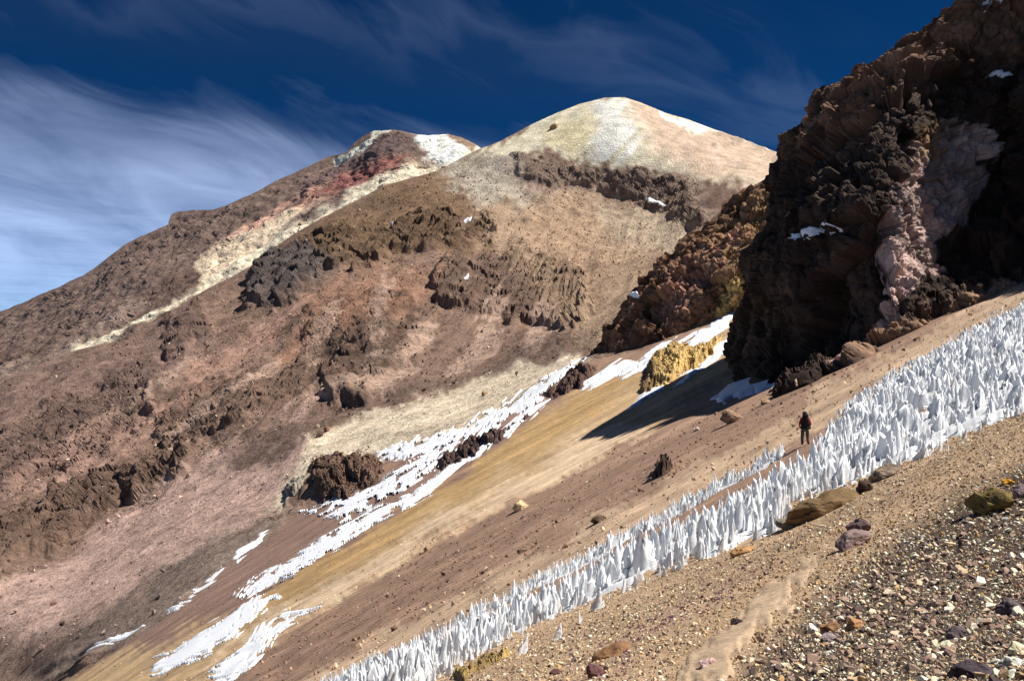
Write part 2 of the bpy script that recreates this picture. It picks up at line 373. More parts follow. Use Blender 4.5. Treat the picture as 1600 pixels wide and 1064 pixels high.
# colours of rock, scree, sulphur, snow-free ground
col = np.empty((len(P), 3)); G_ = 1.12
col[:] = lin((118, 92, 78), G_)
def paint(c, poly, soft=10, streak=0, amt=1.0, st=None):
    global col
    m = zmask(poly, soft, streak, st=st) * amt
    col = col + (lin(c, G_) - col) * m[:, None]
mm = dict(st=st_m)
paint((118, 92, 82), [(-200, 560), (120, 545), (300, 470), (330, 540), (150, 700), (-200, 900)], 30, 25, **mm)
paint((112, 86, 64), [(400, 420), (470, 360), (600, 285), (700, 255), (770, 310), (770, 380), (600, 400), (440, 440)], 14, 10, **mm)
paint((142, 102, 80), [(480, 470), (600, 425), (680, 440), (640, 500), (520, 530), (440, 560)], 20, 25, .8, **mm)
paint((152, 124, 100), [(745, 290), (900, 300), (1075, 330), (1075, 390), (990, 470), (940, 540), (870, 500), (800, 420), (740, 350)], 18, 16, **mm)
paint((134, 106, 84), [(800, 330), (900, 330), (960, 420), (900, 500), (840, 430)], 25, 25, .6, **mm)
paint((160, 138, 116), [(930, 318), (1075, 340), (1060, 400), (1010, 400), (960, 360)], 10, 8, **mm)
paint((150, 136, 120), [(690, 268), (750, 225), (840, 240), (815, 320), (750, 320), (705, 290)], 12, 8, **mm)
paint((186, 174, 150), [(745, 236), (870, 165), (970, 140), (1060, 165), (1230, 225), (1230, 300), (1100, 282), (1010, 268), (930, 248), (860, 240), (800, 243)], 9, 9, **mm)
paint((180, 152, 130), [(985, 150), (1230, 235), (1215, 295), (1110, 280), (1030, 250), (1000, 200)], 18, 14, **mm)
paint((192, 187, 180), [(930, 160), (965, 145), (990, 160), (988, 232), (930, 240), (915, 210)], 10, 14, **mm)
paint((190, 172, 130), [(860, 210), (920, 180), (935, 200), (900, 235), (850, 235)], 10, 10, .7, **mm)
paint((212, 206, 194), [(1030, 168), (1120, 195), (1215, 232), (1210, 240), (1110, 206), (1040, 184)], 4, 3, **mm)
paint((134, 112, 98), [(800, 246), (1090, 280), (1120, 345), (1060, 350), (960, 305), (860, 300), (800, 290)], 10, 14, .6, **mm)
paint((98, 84, 80), [(385, 402), (480, 388), (520, 430), (470, 480), (385, 480)], 10, 8, **mm)
for fan in ([(770, 470), (785, 480), (760, 560), (700, 590), (690, 575), (745, 540)], [(420, 560), (440, 565), (360, 640), (270, 700), (255, 690), (340, 620)], [(860, 470), (876, 480), (870, 530), (820, 560), (815, 548)],
            [(300, 560), (315, 566), (220, 640), (110, 710), (100, 700), (200, 625)],[(660, 500), (690, 520), (650, 590), (600, 625), (540, 635), (560, 605), (620, 570)],
            [(600, 430), (622, 440), (612, 500), (588, 560), (575, 520)], [(505, 482), (530, 482), (510, 550), (470, 610), (478, 560)],
            [(590, 560), (610, 570), (560, 625), (475, 632), (470, 620), (540, 610)]):
    paint((172, 140, 122), fan, 6, 14, .65, **mm)
paint((148, 112, 96), [(200, 660), (330, 560), (440, 480), (490, 490), (400, 560), (300, 640), (180, 720)], 12, 18, .8, **mm)
paint((150, 116, 102), [(20, 740), (160, 660), (260, 610), (300, 640), (180, 700), (60, 780)], 12, 22, .8, **mm)
paint((164, 132, 120), [(-60, 940), (80, 880), (200, 790), (330, 700), (480, 640), (480, 720), (430, 800), (250, 910), (40, 1020), (-60, 1060)], 18, 14, **mm)
paint((104, 82, 72), [(340, 720), (400, 665), (560, 632), (720, 585), (880, 545), (905, 552), (760, 585), (600, 638), (480, 680), (420, 730)], 10, 10, **mm)
paint((196, 175, 150), [(420, 790), (480, 690), (600, 642), (760, 590), (900, 552), (925, 565), (820, 625), (700, 684), (600, 705), (500, 712), (450, 790)], 9, 5, **mm)
paint((130, 110, 98), [(40, 1060), (240, 905), (420, 800), (450, 815), (350, 905), (180, 1020), (90, 1064)], 14, 18, **mm)
paint((96, 78, 70), [(-60, 1010), (150, 960), (330, 860), (340, 890), (170, 1000), (40, 1060), (-60, 1070)], 14, 22, .6, **mm)
col *= (1 + 0.16 * st_m * (1 - isn))[:, None]
cold = col * (1 - 0.30 * rockm)[:, None] * (1 + 0.10 * fbR * fm)[:, None]
spk = sstep(0.25, 0.55, fbm(Bf / 5.0 + 9, 3)) * (1 - smooth_dome) * (1 - 0.5 * rockm)
col_m = 1.36 * cold * (1 - 0.34 * spk)[:, None]; col_m = col_m + (col_m.mean(1, keepdims=True) - col_m) * 0.16
col_m = col_m * np.array([[.975, 1.0, .975]])
col_m = np.where(smooth_dome[:, None] > .3, col_m * (1 - .1 * smooth_dome[:, None]), col_m)
# near slope
col = np.empty((len(P), 3)); col[:] = lin((150, 122, 103), G_)
nn = dict(st=st_n)
paint((136, 110, 97), [(930, 560), (800, 690), (640, 815), (450, 940), (300, 1030), (100, 1075), (-200, 1150), (-200, 1050), (170, 1000), (480, 780), (700, 680)], 14, 10, **nn)
paint((180, 152, 116), [(1200, 440), (1150, 575), (1050, 645), (900, 725), (700, 835), (500, 945), (350, 1045), (280, 1100), (-200, 1300), (-200, 1100), (60, 1064), (250, 1005), (450, 905), (640, 805), (800, 690), (900, 615), (990, 590), (1080, 530)], 12, 12, **nn)
paint((170, 138, 94), [(1010, 590), (900, 668), (640, 832), (420, 955), (300, 1015), (380, 945), (600, 812), (850, 650), (930, 600)], 12, 12, .85, **nn)
paint((206, 180, 150), [(1020, 660), (930, 712), (800, 778), (600, 885), (420, 985), (300, 1055), (420, 955), (620, 850), (850, 722), (960, 660)], 9, 9, .9, **nn)
paint((126, 100, 86), [(1150, 655), (1000, 740), (800, 845), (600, 950), (440, 1040), (400, 1064), (500, 1000), (700, 880), (900, 770), (1040, 690)], 10, 20, .6, **nn)
paint((180, 154, 128), [(1780, 340), (1600, 437), (1400, 545), (1240, 645), (1000, 778), (800, 885), (560, 1015), (440, 1080), (540, 1080), (640, 1000), (830, 910), (1020, 805), (1260, 672), (1430, 565), (1600, 475), (1780, 390)], 7, 5, **nn)
fgm = [(1780, 540), (1600, 632), (1400, 712), (1200, 790), (1000, 895), (800, 985), (600, 1045), (300, 1230), (1800, 1230)]
paint((172, 146, 118), fgm, 10, 4, **nn)
paint((78, 66, 56), [(1780, 640), (1600, 730), (1450, 810), (1330, 900), (1150, 1064), (1100, 1230), (1800, 1230)], 25, 0)  # shade in the gaps between piled stones, painted as darker ground
col *= (1 + 0.20 * st_n)[:, None]
col_n = col * (1 + 0.12 * fbm(pn / 1.8, 4))[:, None]
fcol = np.clip(col_m + (col_n - col_m) * isn[:, None], 0.01, 0.85)

# split in two pieces of the setting along the gully; the crest turns over to a back side
F = grid_faces(NR, NC); cf = below[F].mean(1) > 0
ids = np.arange(NC); crestv = GV[0]
bdir = crestv * np.array([1, 1, 0]); bdir /= np.linalg.norm(bdir, axis=1)[:, None]
sk = [crestv + bdir * (k * 26.0) - np.array([0, 0, 1.0]) * (k * k * 3.2) for k in (6, 4, 2.5, 1.4, 0.6)]
SKV = np.concatenate(sk + [crestv]); SKF = grid_faces(6, NC)
Vm, Fm, Cm_ = compact(GV.reshape(-1, 3), F[~cf], fcol)
Vall = np.concatenate([Vm, SKV]); Fall = np.concatenate([Fm, SKF + len(Vm)]); Call = np.concatenate([Cm_, np.tile(fcol[:NC], (6, 1))])
mountain = mesh_np('mountain', Vall, Fall, M_far, Call, kind='structure', smooth=np.concatenate([np.maximum(smooth_dome, low)[F[~cf]].mean(1) > .25, np.ones(len(SKF), bool)]))
near = D < 30
cfn = cf & (D[F].mean(1) < 30)
Vs, Fs, Cs = compact(GV.reshape(-1, 3), F[cf & ~cfn], fcol)
slope = mesh_np('scree_slope', Vs, Fs, M_mid, Cs, kind='structure')
Vs, Fs, Cs = compact(GV.reshape(-1, 3), F[cfn], fcol)
foreground = mesh_np('foreground_ground', Vs, Fs, M_near, Cs, kind='structure')

def ground(P_):
    """point of the finished ground under a pixel of the photograph"""
    P_ = np.atleast_2d(np.asarray(P_, float)); tp = interp(CREST, P_[:, 0])
    ci = np.clip((P_[:, 0] + 150) / 1910 * (NC - 1), 0, NC - 1.001); ri = np.clip((P_[:, 1] - tp) / (1205 - tp) * (NR - 1), 0, NR - 1.001)
    c0, r0 = ci.astype(int), ri.astype(int); fc, fr = (ci - c0)[:, None], (ri - r0)[:, None]
    return (GV[r0, c0] * (1 - fc) + GV[r0, c0 + 1] * fc) * (1 - fr) + (GV[r0 + 1, c0] * (1 - fc) + GV[r0 + 1, c0 + 1] * fc) * fr

# ------------------------------------------------------------------ the far flank behind the mountain
CREST1 = [(-160, 560), (0, 487), (60, 462), (130, 430), (165, 405), (200, 380), (215, 372), (262, 350), (268, 336), (280, 331), (330, 327), (360, 318), (400, 300), (440, 278),
          (480, 262), (515, 243), (540, 238), (552, 225), (565, 214), (585, 204), (615, 203), (640, 208), (670, 212), (700, 210), (720, 215), (750, 230), (800, 262)]
far_depth = depth_field([(-160, 562, 1500), (0, 489, 1420), (275, 335, 1330), (515, 245, 1260), (600, 205, 1220), (720, 216, 1180), (800, 262, 1180),
                         (-160, 680, 900), (0, 610, 900), (250, 520, 900), (400, 430, 950), (560, 330, 1000), (680, 280, 1040), (790, 270, 1060), (200, 450, 1120), (450, 330, 1120)])
nc1, nr1 = 430, 150
x1 = np.linspace(-150, 790, nc1); t1 = interp(CREST1, x1); b1 = np.maximum(interp(CREST, x1) + 22, t1 + 10)
P1 = np.stack([np.broadcast_to(x1, (nr1, nc1)).ravel(), (t1 + (b1 - t1) * np.linspace(0, 1, nr1)[:, None]).ravel()], 1)
B1 = back(P1, far_depth(P1)).reshape(nr1, nc1, 3); N1 = grid_normals(B1).reshape(-1, 3); B1 = B1.reshape(-1, 3)
w1 = np.stack([P1[:, 0] / 45, P1[:, 1] / 45, np.zeros(len(P1))], 1); PW1 = P1 + np.stack([fbm(w1, 4), fbm(w1 + 9, 4)], 1) * 9
u1 = P1[:, 1] + 0.52 * P1[:, 0]                                         # constant down this flank's fall line
s1 = fbm(np.stack([u1 / 14, P1[:, 0] / 150, np.zeros(len(P1))], 1), 5)
r1 = fbm(B1 / 60, 4) * 6 + fbm(B1 / 16, 4) * 1.8 + s1 * 3.0
k1, q1 = blocks(B1 / 11.0); r1 += k1 * 1.2 * sstep(-.1, .4, fbm(B1 / 50 + 5, 3))
c1 = np.tile(lin((124, 104, 94), G_), (len(P1), 1))
def paint1(c, poly, soft=6, streak=6, amt=1.0):
    global c1
    m = sstep(-soft, soft, sdpoly(PW1, poly) + s1 * streak) * amt; c1 = c1 + (lin(c, G_) - c1) * m[:, None]
paint1((104, 84, 74), [(-160, 600), (120, 520), (330, 400), (420, 380), (300, 470), (120, 560), (-160, 680)], 10, 16, .7)
paint1((148, 128, 116), [(-160, 620), (60, 560), (200, 470), (230, 480), (100, 560), (-160, 680)], 8, 14, .7)
paint1((222, 200, 172), [(545, 268), (470, 310), (400, 345), (345, 375), (300, 408), (318, 430), (290, 470), (250, 490), (120, 548), (300, 470), (400, 415), (470, 330), (520, 300)], 6, 9)
paint1((196, 150, 132), [(500, 285), (430, 325), (340, 378), (380, 372), (460, 330), (530, 290)], 5, 8, .8)
paint1((226, 212, 186), [(760, 222), (690, 250), (640, 256), (590, 277), (540, 302), (480, 340), (410, 380), (300, 452), (190, 512), (110, 542), (120, 560), (420, 400), (600, 295), (760, 250)], 5, 4)
paint1((150, 100, 92), [(540, 262), (600, 248), (640, 245), (620, 268), (560, 290), (520, 302), (480, 322), (490, 300)], 6, 6, .9)
paint1((108, 90, 86), [(555, 222), (600, 208), (640, 210), (645, 240), (600, 245), (545, 262), (500, 285), (440, 340), (420, 345), (480, 295), (520, 258)], 4, 4, .9)
paint1((240, 234, 222), [(650, 204), (705, 206), (738, 226), (700, 262), (660, 255), (670, 235), (648, 225)], 4, 4)
paint1((236, 228, 208), [(585, 202), (615, 200), (590, 214), (556, 240), (520, 255), (516, 245), (545, 238)], 2.5, 3)
paint1((142, 122, 104), [(690, 206), (725, 212), (755, 230), (740, 240), (715, 225)], 3, 2)
paint1((150, 120, 100), [(610, 262), (670, 245), (685, 258), (640, 266)], 4, 3, .7)
c1 *= (1 + 0.18 * s1)[:, None] * (1 - 0.18 * sstep(.1, .5, fbm(B1 / 12, 3)))[:, None]
V1 = (B1 + N1 * (r1 * (0.3 + 0.7 * sstep(0, 12, P1[:, 1] - interp(CREST1, P1[:, 0]))))[:, None]).reshape(nr1, nc1, 3)
bd = V1[0] * np.array([1, 1, 0]); bd /= np.linalg.norm(bd, axis=1)[:, None]
sk1 = np.concatenate([V1[0] + bd * (k * 30) - np.array([0, 0, 1.0]) * (k * k * 3) for k in (6, 4, 2.5, 1.4, .6)])
V1 = np.concatenate([sk1, V1.reshape(-1, 3)]); c1 = np.concatenate([np.tile(c1[:nc1], (5, 1)), c1])
far_flank = mesh_np('mountain', V1, grid_faces(nr1 + 5, nc1), M_far, np.clip(c1, .01, .88), kind='structure')

# ------------------------------------------------------------------ cliffs: sheets of blocky rock, row by row from their left outline
def rock_wall(name, left, right, y0, y1, nr, nc, depth, amps, paints, base, thick, mat, dark=0.3, extra=None):
    ys = np.linspace(y0, y1, nr); la = np.array(left, float); o = np.argsort(la[:, 1]); lx = np.interp(ys, la[o, 1], la[o, 0])
    uu = np.linspace(0, 1, nc); uu = uu ** 1.2
    PX = lx[:, None] + (right - lx)[:, None] * uu[None]; Pq = np.stack([PX.ravel(), np.repeat(ys, nc)], 1)
    dq = depth(Pq); Bq = back(Pq, dq).reshape(nr, nc, 3); Nq = grid_normals(Bq).reshape(-1, 3)
    spq = np.maximum(np.linalg.norm(np.gradient(Bq, axis=0), axis=2), np.linalg.norm(np.gradient(Bq, axis=1), axis=2)).ravel(); Bq = Bq.reshape(-1, 3).astype(np.float32)
    r = np.zeros(len(Pq))
    wv = np.stack([fbm(Bq / 6, 3), fbm(Bq / 6 + 7, 3), fbm(Bq / 6 + 13, 3)], 1)
    for i, (sc, a, zs) in enumerate(amps):
        v, g = blocks((Bq + wv * sc * 0.25) / np.array([sc, sc, sc * zs], np.float32) + 11 * i)
        wt = sstep(1.0, 2.5, sc / spq) * (0.35 + 0.65 * sstep(0, 45, Pq[:, 0] - np.repeat(lx, nc)) if i == 0 else 1.0)
        r += a * v * wt - a * 0.35 * np.exp(-g * 12) * wt
    r += fbm_s(Bq, 1.6, 4, spq) * amps[-1][1]
    if extra is not None: r += extra(Pq, Bq)
    out = Bq + Nq * r[:, None]
    wq_ = np.stack([Pq[:, 0] / 40, Pq[:, 1] / 40, np.zeros(len(Pq))], 1); Pw = Pq + np.stack([fbm(wq_, 5, gain=.65), fbm(wq_ + 9, 5, gain=.65)], 1) * 20
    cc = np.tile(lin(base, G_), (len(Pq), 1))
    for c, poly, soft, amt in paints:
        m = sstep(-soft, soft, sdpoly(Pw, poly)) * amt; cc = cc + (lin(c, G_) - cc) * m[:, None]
    v, g = blocks(Bq / (amps[0][0] * 0.35) + 77)
    cc *= (1 + 0.34 * v)[:, None]
    cc *= (1 + 0.25 * fbm(Bq / 2.2, 4))[:, None]
    out = out.reshape(nr, nc, 3); e = out[:, 0]
    bd_ = e * np.array([1, 1, 0]); bd_ /= np.linalg.norm(bd_, axis=1)[:, None]
    skl = [(e + bd_ * thick * k + np.array([1, 0, 0]) * thick * k * k * 0.25)[:, None] for k in (1.0, .6, .3, .12)]
    out = np.concatenate(skl + [out], 1); cc = np.concatenate([np.repeat(cc.reshape(nr, nc, 3)[:, :1], 4, 1), cc.reshape(nr, nc, 3)], 1)
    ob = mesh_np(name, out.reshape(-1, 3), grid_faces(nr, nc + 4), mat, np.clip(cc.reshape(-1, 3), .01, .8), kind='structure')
    return ob, out, Pq, lx, ys
CL = [(1690, -170), (1500, 0), (1480, 18), (1440, 45), (1400, 76), (1330, 116), (1290, 150), (1262, 186), (1240, 205), (1222, 215), (1215, 235), (1213, 270),
      (1203, 300), (1206, 330), (1192, 360), (1170, 390), (1168, 430), (1156, 460), (1150, 490), (1141, 540), (1135, 570), (1140, 600), (1160, 650)]
cliff_depth = depth_field([
    (1135, 572, 158), (1150, 490, 153), (1170, 400, 150), (1205, 320, 148), (1215, 235, 147), (1262, 186, 144), (1330, 116, 138), (1440, 45, 128), (1500, 0, 124), (1690, -170, 120),
    (1230, 560, 115), (1230, 450, 120), (1250, 330, 126), (1290, 240, 126), (1330, 520, 101), (1345, 400, 103), (1355, 300, 106), (1390, 190, 114),
    (1392, 330, 103), (1396, 450, 97), (1340, 565, 92), (1480, 330, 113), (1530, 230, 121), (1465, 420, 104), (1440, 210, 115), (1450, 130, 120),
    (1600, 330, 108), (1550, 430, 95), (1600, 425, 93), (1500, 480, 92), (1580, 245, 124), (1690, 240, 86), (1695, 78, 110), (1590, 60, 122), (1780, 100, 88),
    (1250, 606, 88), (1200, 615, 101), (1330, 590, 87), (1600, 445, 93), (1780, 380, 84), (1160, 650, 150), (1330, 660, 92), (1600, 560, 93), (1780, 560, 80)], 0.002)
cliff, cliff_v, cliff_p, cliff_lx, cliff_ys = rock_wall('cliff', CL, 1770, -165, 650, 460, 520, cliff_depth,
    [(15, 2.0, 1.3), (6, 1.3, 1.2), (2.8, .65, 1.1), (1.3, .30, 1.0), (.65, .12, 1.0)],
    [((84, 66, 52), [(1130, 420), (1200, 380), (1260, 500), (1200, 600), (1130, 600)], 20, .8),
     ((186, 160, 150), [(1400, 300), (1450, 200), (1545, 190), (1540, 280), (1480, 380), (1420, 470), (1380, 520), (1300, 600), (1310, 560), (1385, 430)], 5, .85),  # pinkish slab, its sunlit look kept in a lighter colour
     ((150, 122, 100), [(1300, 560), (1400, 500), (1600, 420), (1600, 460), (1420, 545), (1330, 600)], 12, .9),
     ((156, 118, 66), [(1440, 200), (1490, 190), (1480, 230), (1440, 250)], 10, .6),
     ((116, 88, 70), [(1215, 240), (1330, 110), (1500, -10), (1600, -100), (1700, -100), (1600, 90), (1450, 110), (1300, 230)], 22, .9)],  # rusty crest, painted lighter than the base where sun falls
    (66, 53, 46), 34.0, M_cliff)  # dark volcanic base, darkened further to carry the cliff's deep shade
RL = [(1235, 240), (1212, 274), (1195, 282), (1175, 290), (1150, 306), (1130, 315), (1115, 340), (1080, 365), (1060, 385), (1030, 412), (1010, 430), (985, 460), (962, 492), (950, 512),
      (938, 535), (922, 560), (912, 580), (900, 620)]
ridge_depth = depth_field([(912, 580, 300), (950, 512, 297), (1010, 430, 293), (1060, 385, 292), (1130, 315, 292), (1212, 274, 288), (1000, 552, 271), (1080, 522, 257), (1150, 472, 250),
                           (1250, 430, 246), (1100, 420, 268), (1180, 340, 274), (1300, 250, 282), (960, 600, 280), (1100, 560, 262), (1250, 520, 250)])
ridge, ridge_v, ridge_p, _, _ = rock_wall('rock_ridge', RL, 1290, 240, 600, 240, 240, ridge_depth,
    [(18, 3.2, 1.2), (7.5, 1.5, 1.1), (3.2, .6, 1.0), (1.5, .22, 1.0)],
    [((134, 106, 76), [(1130, 480), (1100, 430), (1130, 330), (1220, 280), (1220, 420), (1150, 480)], 25, .8),
     ((168, 128, 112), [(1020, 500), (1060, 430), (1110, 400), (1150, 360), (1160, 380), (1080, 470), (1040, 520)], 14, .6),
     ((176, 150, 96), [(1110, 505), (1140, 450), (1170, 430), (1170, 470), (1120, 510)], 8, .9)],
    (118, 88, 68), 40.0, M_cliff)
#@@OBJECTS
# ------------------------------------------------------------------ sheets laid on the ground: snow patches, path
def ray_up(n): return np.tile(np.array([[0, 0, 1.0]]), (n, 1))
def patch(name, poly, thick, mat, streak=0, warp=6, step=1.6, colour=None, soft=6.0, thr=0.0, seed=0, rough_m=0.0, holes=0.0, flow=None, surf=None, up=None, inset=0.0):
    v = np.array(poly, float); x0, y0 = v.min(0) - 8; x1, y1 = v.max(0) + 8
    nx, ny = int((x1 - x0) / step) + 2, int((y1 - y0) / step) + 2
    X, Y = np.meshgrid(np.linspace(x0, x1, nx), np.linspace(y0, y1, ny)); Q = np.stack([X.ravel(), Y.ravel()], 1)
    z = np.full(len(Q), seed * 3.7)
    wv = np.stack([fbm(np.stack([Q[:, 0] / 26, Q[:, 1] / 26, z], 1), 4), fbm(np.stack([Q[:, 0] / 26, Q[:, 1] / 26, z + 9], 1), 4)], 1) * warp
    sdv = sdpoly(Q + wv, poly) - inset
    if streak:
        fl = (flow or flow_n)(Q)
        sdv = sdv + streak * (fbm(np.stack([fl * 18, Q[:, 0] / 70, z], 1), 3) - thr) - holes * sstep(.15, .5, fbm(np.stack([(Q[:, 0] - Q[:, 1]) / 30, (Q[:, 0] * .5 + Q[:, 1]) / 6, z], 1), 3))
    pos = (surf or ground)(Q)
    h = thick * np.clip(sdv / soft * (1.6 if soft == 6.0 else 1.0), -1.8 if soft == 6.0 else -0.5, 1.0)
    if rough_m: h = h + rough_m * fbm(pos / 1.1, 3) * sstep(0, 6, sdv)
    pos = pos + (ray_up(len(Q)) if up is None else np.array(up)[None]) * h[:, None]
    Fp = grid_faces(ny, nx); Fp = Fp[(sdv[Fp] > -soft * (1.1 if soft == 6.0 else 0.45)).all(1)]
    if len(Fp) == 0: return None
    vv, ff = compact(pos, Fp)
    cc = None
    if colour is not None: cc = np.clip(np.tile(lin(colour, G_), (len(vv), 1)) * (1 + 0.18 * fbm(vv / 0.6, 4))[:, None], .01, .85)
    return mesh_np(name, vv, ff, mat, cc, smooth=True)
SNOW = [
    ('long white snow streak down the gully above the dark lava rocks', [(925, 556), (895, 582), (850, 622), (790, 660), (730, 690), (660, 715), (590, 722), (585, 706), (650, 690), (720, 664), (800, 626), (870, 582)], .5, 9, 5),
    ('thin straight snow streak running along the lower side of the gully', [(872, 612), (840, 645), (780, 690), (720, 732), (660, 775), (630, 796), (622, 790), (680, 745), (760, 690), (830, 635)], .45, 5, 0),
    ('broken snow streaks just below the dark lava outcrop', [(760, 690), (700, 722), (640, 760), (590, 790), (540, 812), (470, 800), (520, 782), (580, 760), (620, 735), (680, 705)], .4, 15, 9),
    ('snow tongue in the middle of the gully between brown scree strips', [(640, 776), (590, 815), (530, 855), (470, 895), (425, 918), (368, 932), (410, 898), (470, 862), (530, 828), (590, 790)], .4, 10, 4),
    ('broad white snow patch at the bottom left of the slope', [(432, 930), (395, 968), (370, 992), (300, 1035), (222, 1056), (240, 1034), (300, 998), (350, 965), (400, 936)], .4, 9, 2),
    ('narrow snow patch at the bottom edge beside the broad one', [(512, 938), (470, 965), (450, 985), (400, 1030), (350, 1070), (318, 1070), (360, 1030), (410, 985), (460, 955)], .35, 9, 2),
    ('pale dusty snow strip at the foot of the jagged middle ridge', [(1095, 520), (1050, 548), (1010, 578), (960, 590), (912, 612), (905, 602), (950, 572), (1000, 558), (1045, 532)], .6, 7, 2),
    ('small snow slope between the middle ridge and the dark cliff', [(1152, 478), (1140, 508), (1105, 538), (1072, 543), (1085, 522), (1118, 498)], .6, 5, 2),
    ('narrow snow strip below the yellow rock along the shadow edge', [(1150, 535), (1110, 568), (1070, 595), (1020, 618), (975, 645), (1005, 612), (1050, 592), (1095, 560), (1135, 530)], .5, 6, 3),
    ('bluish snow bank in the deep shade under the dark cliff', [(1270, 572), (1230, 578), (1190, 584), (1150, 594), (1112, 624), (1130, 630), (1165, 618), (1205, 602), (1250, 588)], .5, 4, 0),
    ('faint thin snow trace high in the bottom of the left gully', [(424, 832), (400, 856), (372, 880), (366, 878), (395, 850)], .3, 4, 0),
    ('faint snow trace halfway down the bottom of the left gully', [(352, 892), (320, 920), (285, 944), (262, 958), (268, 950), (305, 925)], .3, 4, 0),
    ('lowest faint snow trace near the left picture corner', [(235, 968), (205, 988), (170, 1004), (132, 1022), (140, 1014), (190, 988)], .3, 4, 0)]
for i, (lb, poly, T, stv, ho) in enumerate(SNOW):
    o = patch('snow_patch', poly, 0.0022 * float(ground([poly[0]])[0][1] + ground([poly[len(poly) // 2]])[0][1]) / 2, M_snow, stv * 1.2, 4, 1.25, seed=i, holes=ho * 2.0 + 2.5 * (i < 6), soft=6.0, thr=0.0)
    if o: tag(o, lb, 'snow patch', 'snow patches on the slopes')
for i, (lb, poly) in enumerate([
    ('tiny snow patch on the brown cliff band right of centre', [(724, 354), (731, 351), (739, 352), (735, 356), (727, 357)]),
    ('tiny white snow streak in a crack of the lower brown cliff', [(724, 446), (731, 438), (733, 443), (727, 451)]),
    ('little snow spot under the dark summit cliff band', [(1008, 310), (1030, 318), (1045, 328), (1030, 326), (1012, 318)]),
    ('tiny snow spot on the columns left of the brown cliff band', [(612, 352), (616, 350), (618, 360), (614, 366)])]):
    o = patch('snow_patch', poly, 0.6, M_snow, 0, 2, 1.0, seed=20 + i, soft=2.0, up=(0, -.7, .7))
    tag(o, lb, 'snow patch', 'snow patches on the slopes')
path = patch('path', [(1010, 1085), (1090, 1010), (1150, 950), (1200, 905), (1270, 855), (1330, 830), (1400, 792), (1455, 755), (1500, 715), (1520, 716), (1480, 755), (1425, 795), (1370, 835), (1290, 880), (1240, 950), (1180, 1010), (1130, 1085)],
             0.03, M_near, 0, 22, 3.0, (178, 154, 128), 14.0, seed=40, inset=9)
path['kind'] = 'structure'

# snow lodged on the cliff
def wall_patch(wv, wp, poly, thick, label, out=(-.1, -.6, .7)):
    nr, ncw = wv.shape[0], wv.shape[1] - 4; g = wv[:, 4:]; p_ = wp + np.stack([fbm(np.stack([wp[:, 0] / 15, wp[:, 1] / 15, np.zeros(len(wp))], 1), 3)] * 2, 1) * 5
    sdv = sdpoly(p_, poly); Fp = grid_faces(nr, ncw); Fp = Fp[(sdv[Fp] > -1.5).all(1)]
    pos = g.reshape(-1, 3) + np.array(out)[None] * (thick * np.clip(sdv / 3, -.4, 1))[:, None]
    if len(Fp) == 0: return
    vv, ff = compact(pos, Fp)
    tag(mesh_np('snow_patch', vv, ff, M_snow, smooth=True), label, 'snow patch', 'snow lodged on the dark cliff')
wall_patch(cliff_v, cliff_p, [(1540, 121), (1555, 111), (1578, 115), (1586, 119), (1560, 122)], .4, 'bright wedge of snow on a ledge high on the dark cliff')
wall_patch(cliff_v, cliff_p, [(1270, 382), (1290, 366), (1316, 355), (1324, 362), (1300, 368), (1276, 386)], .4, 'snow streak on a shaded rock rib low on the dark cliff')
wall_patch(cliff_v, cliff_p, [(1528, 10), (1552, -2), (1560, 4), (1540, 14)], .6, 'small snow spot at the upper edge of the cliff')
wall_patch(ridge_v, ridge_p, [(985, 458), (998, 455), (1000, 464), (988, 466)], .9, 'small bright snow spot on the jagged middle ridge')

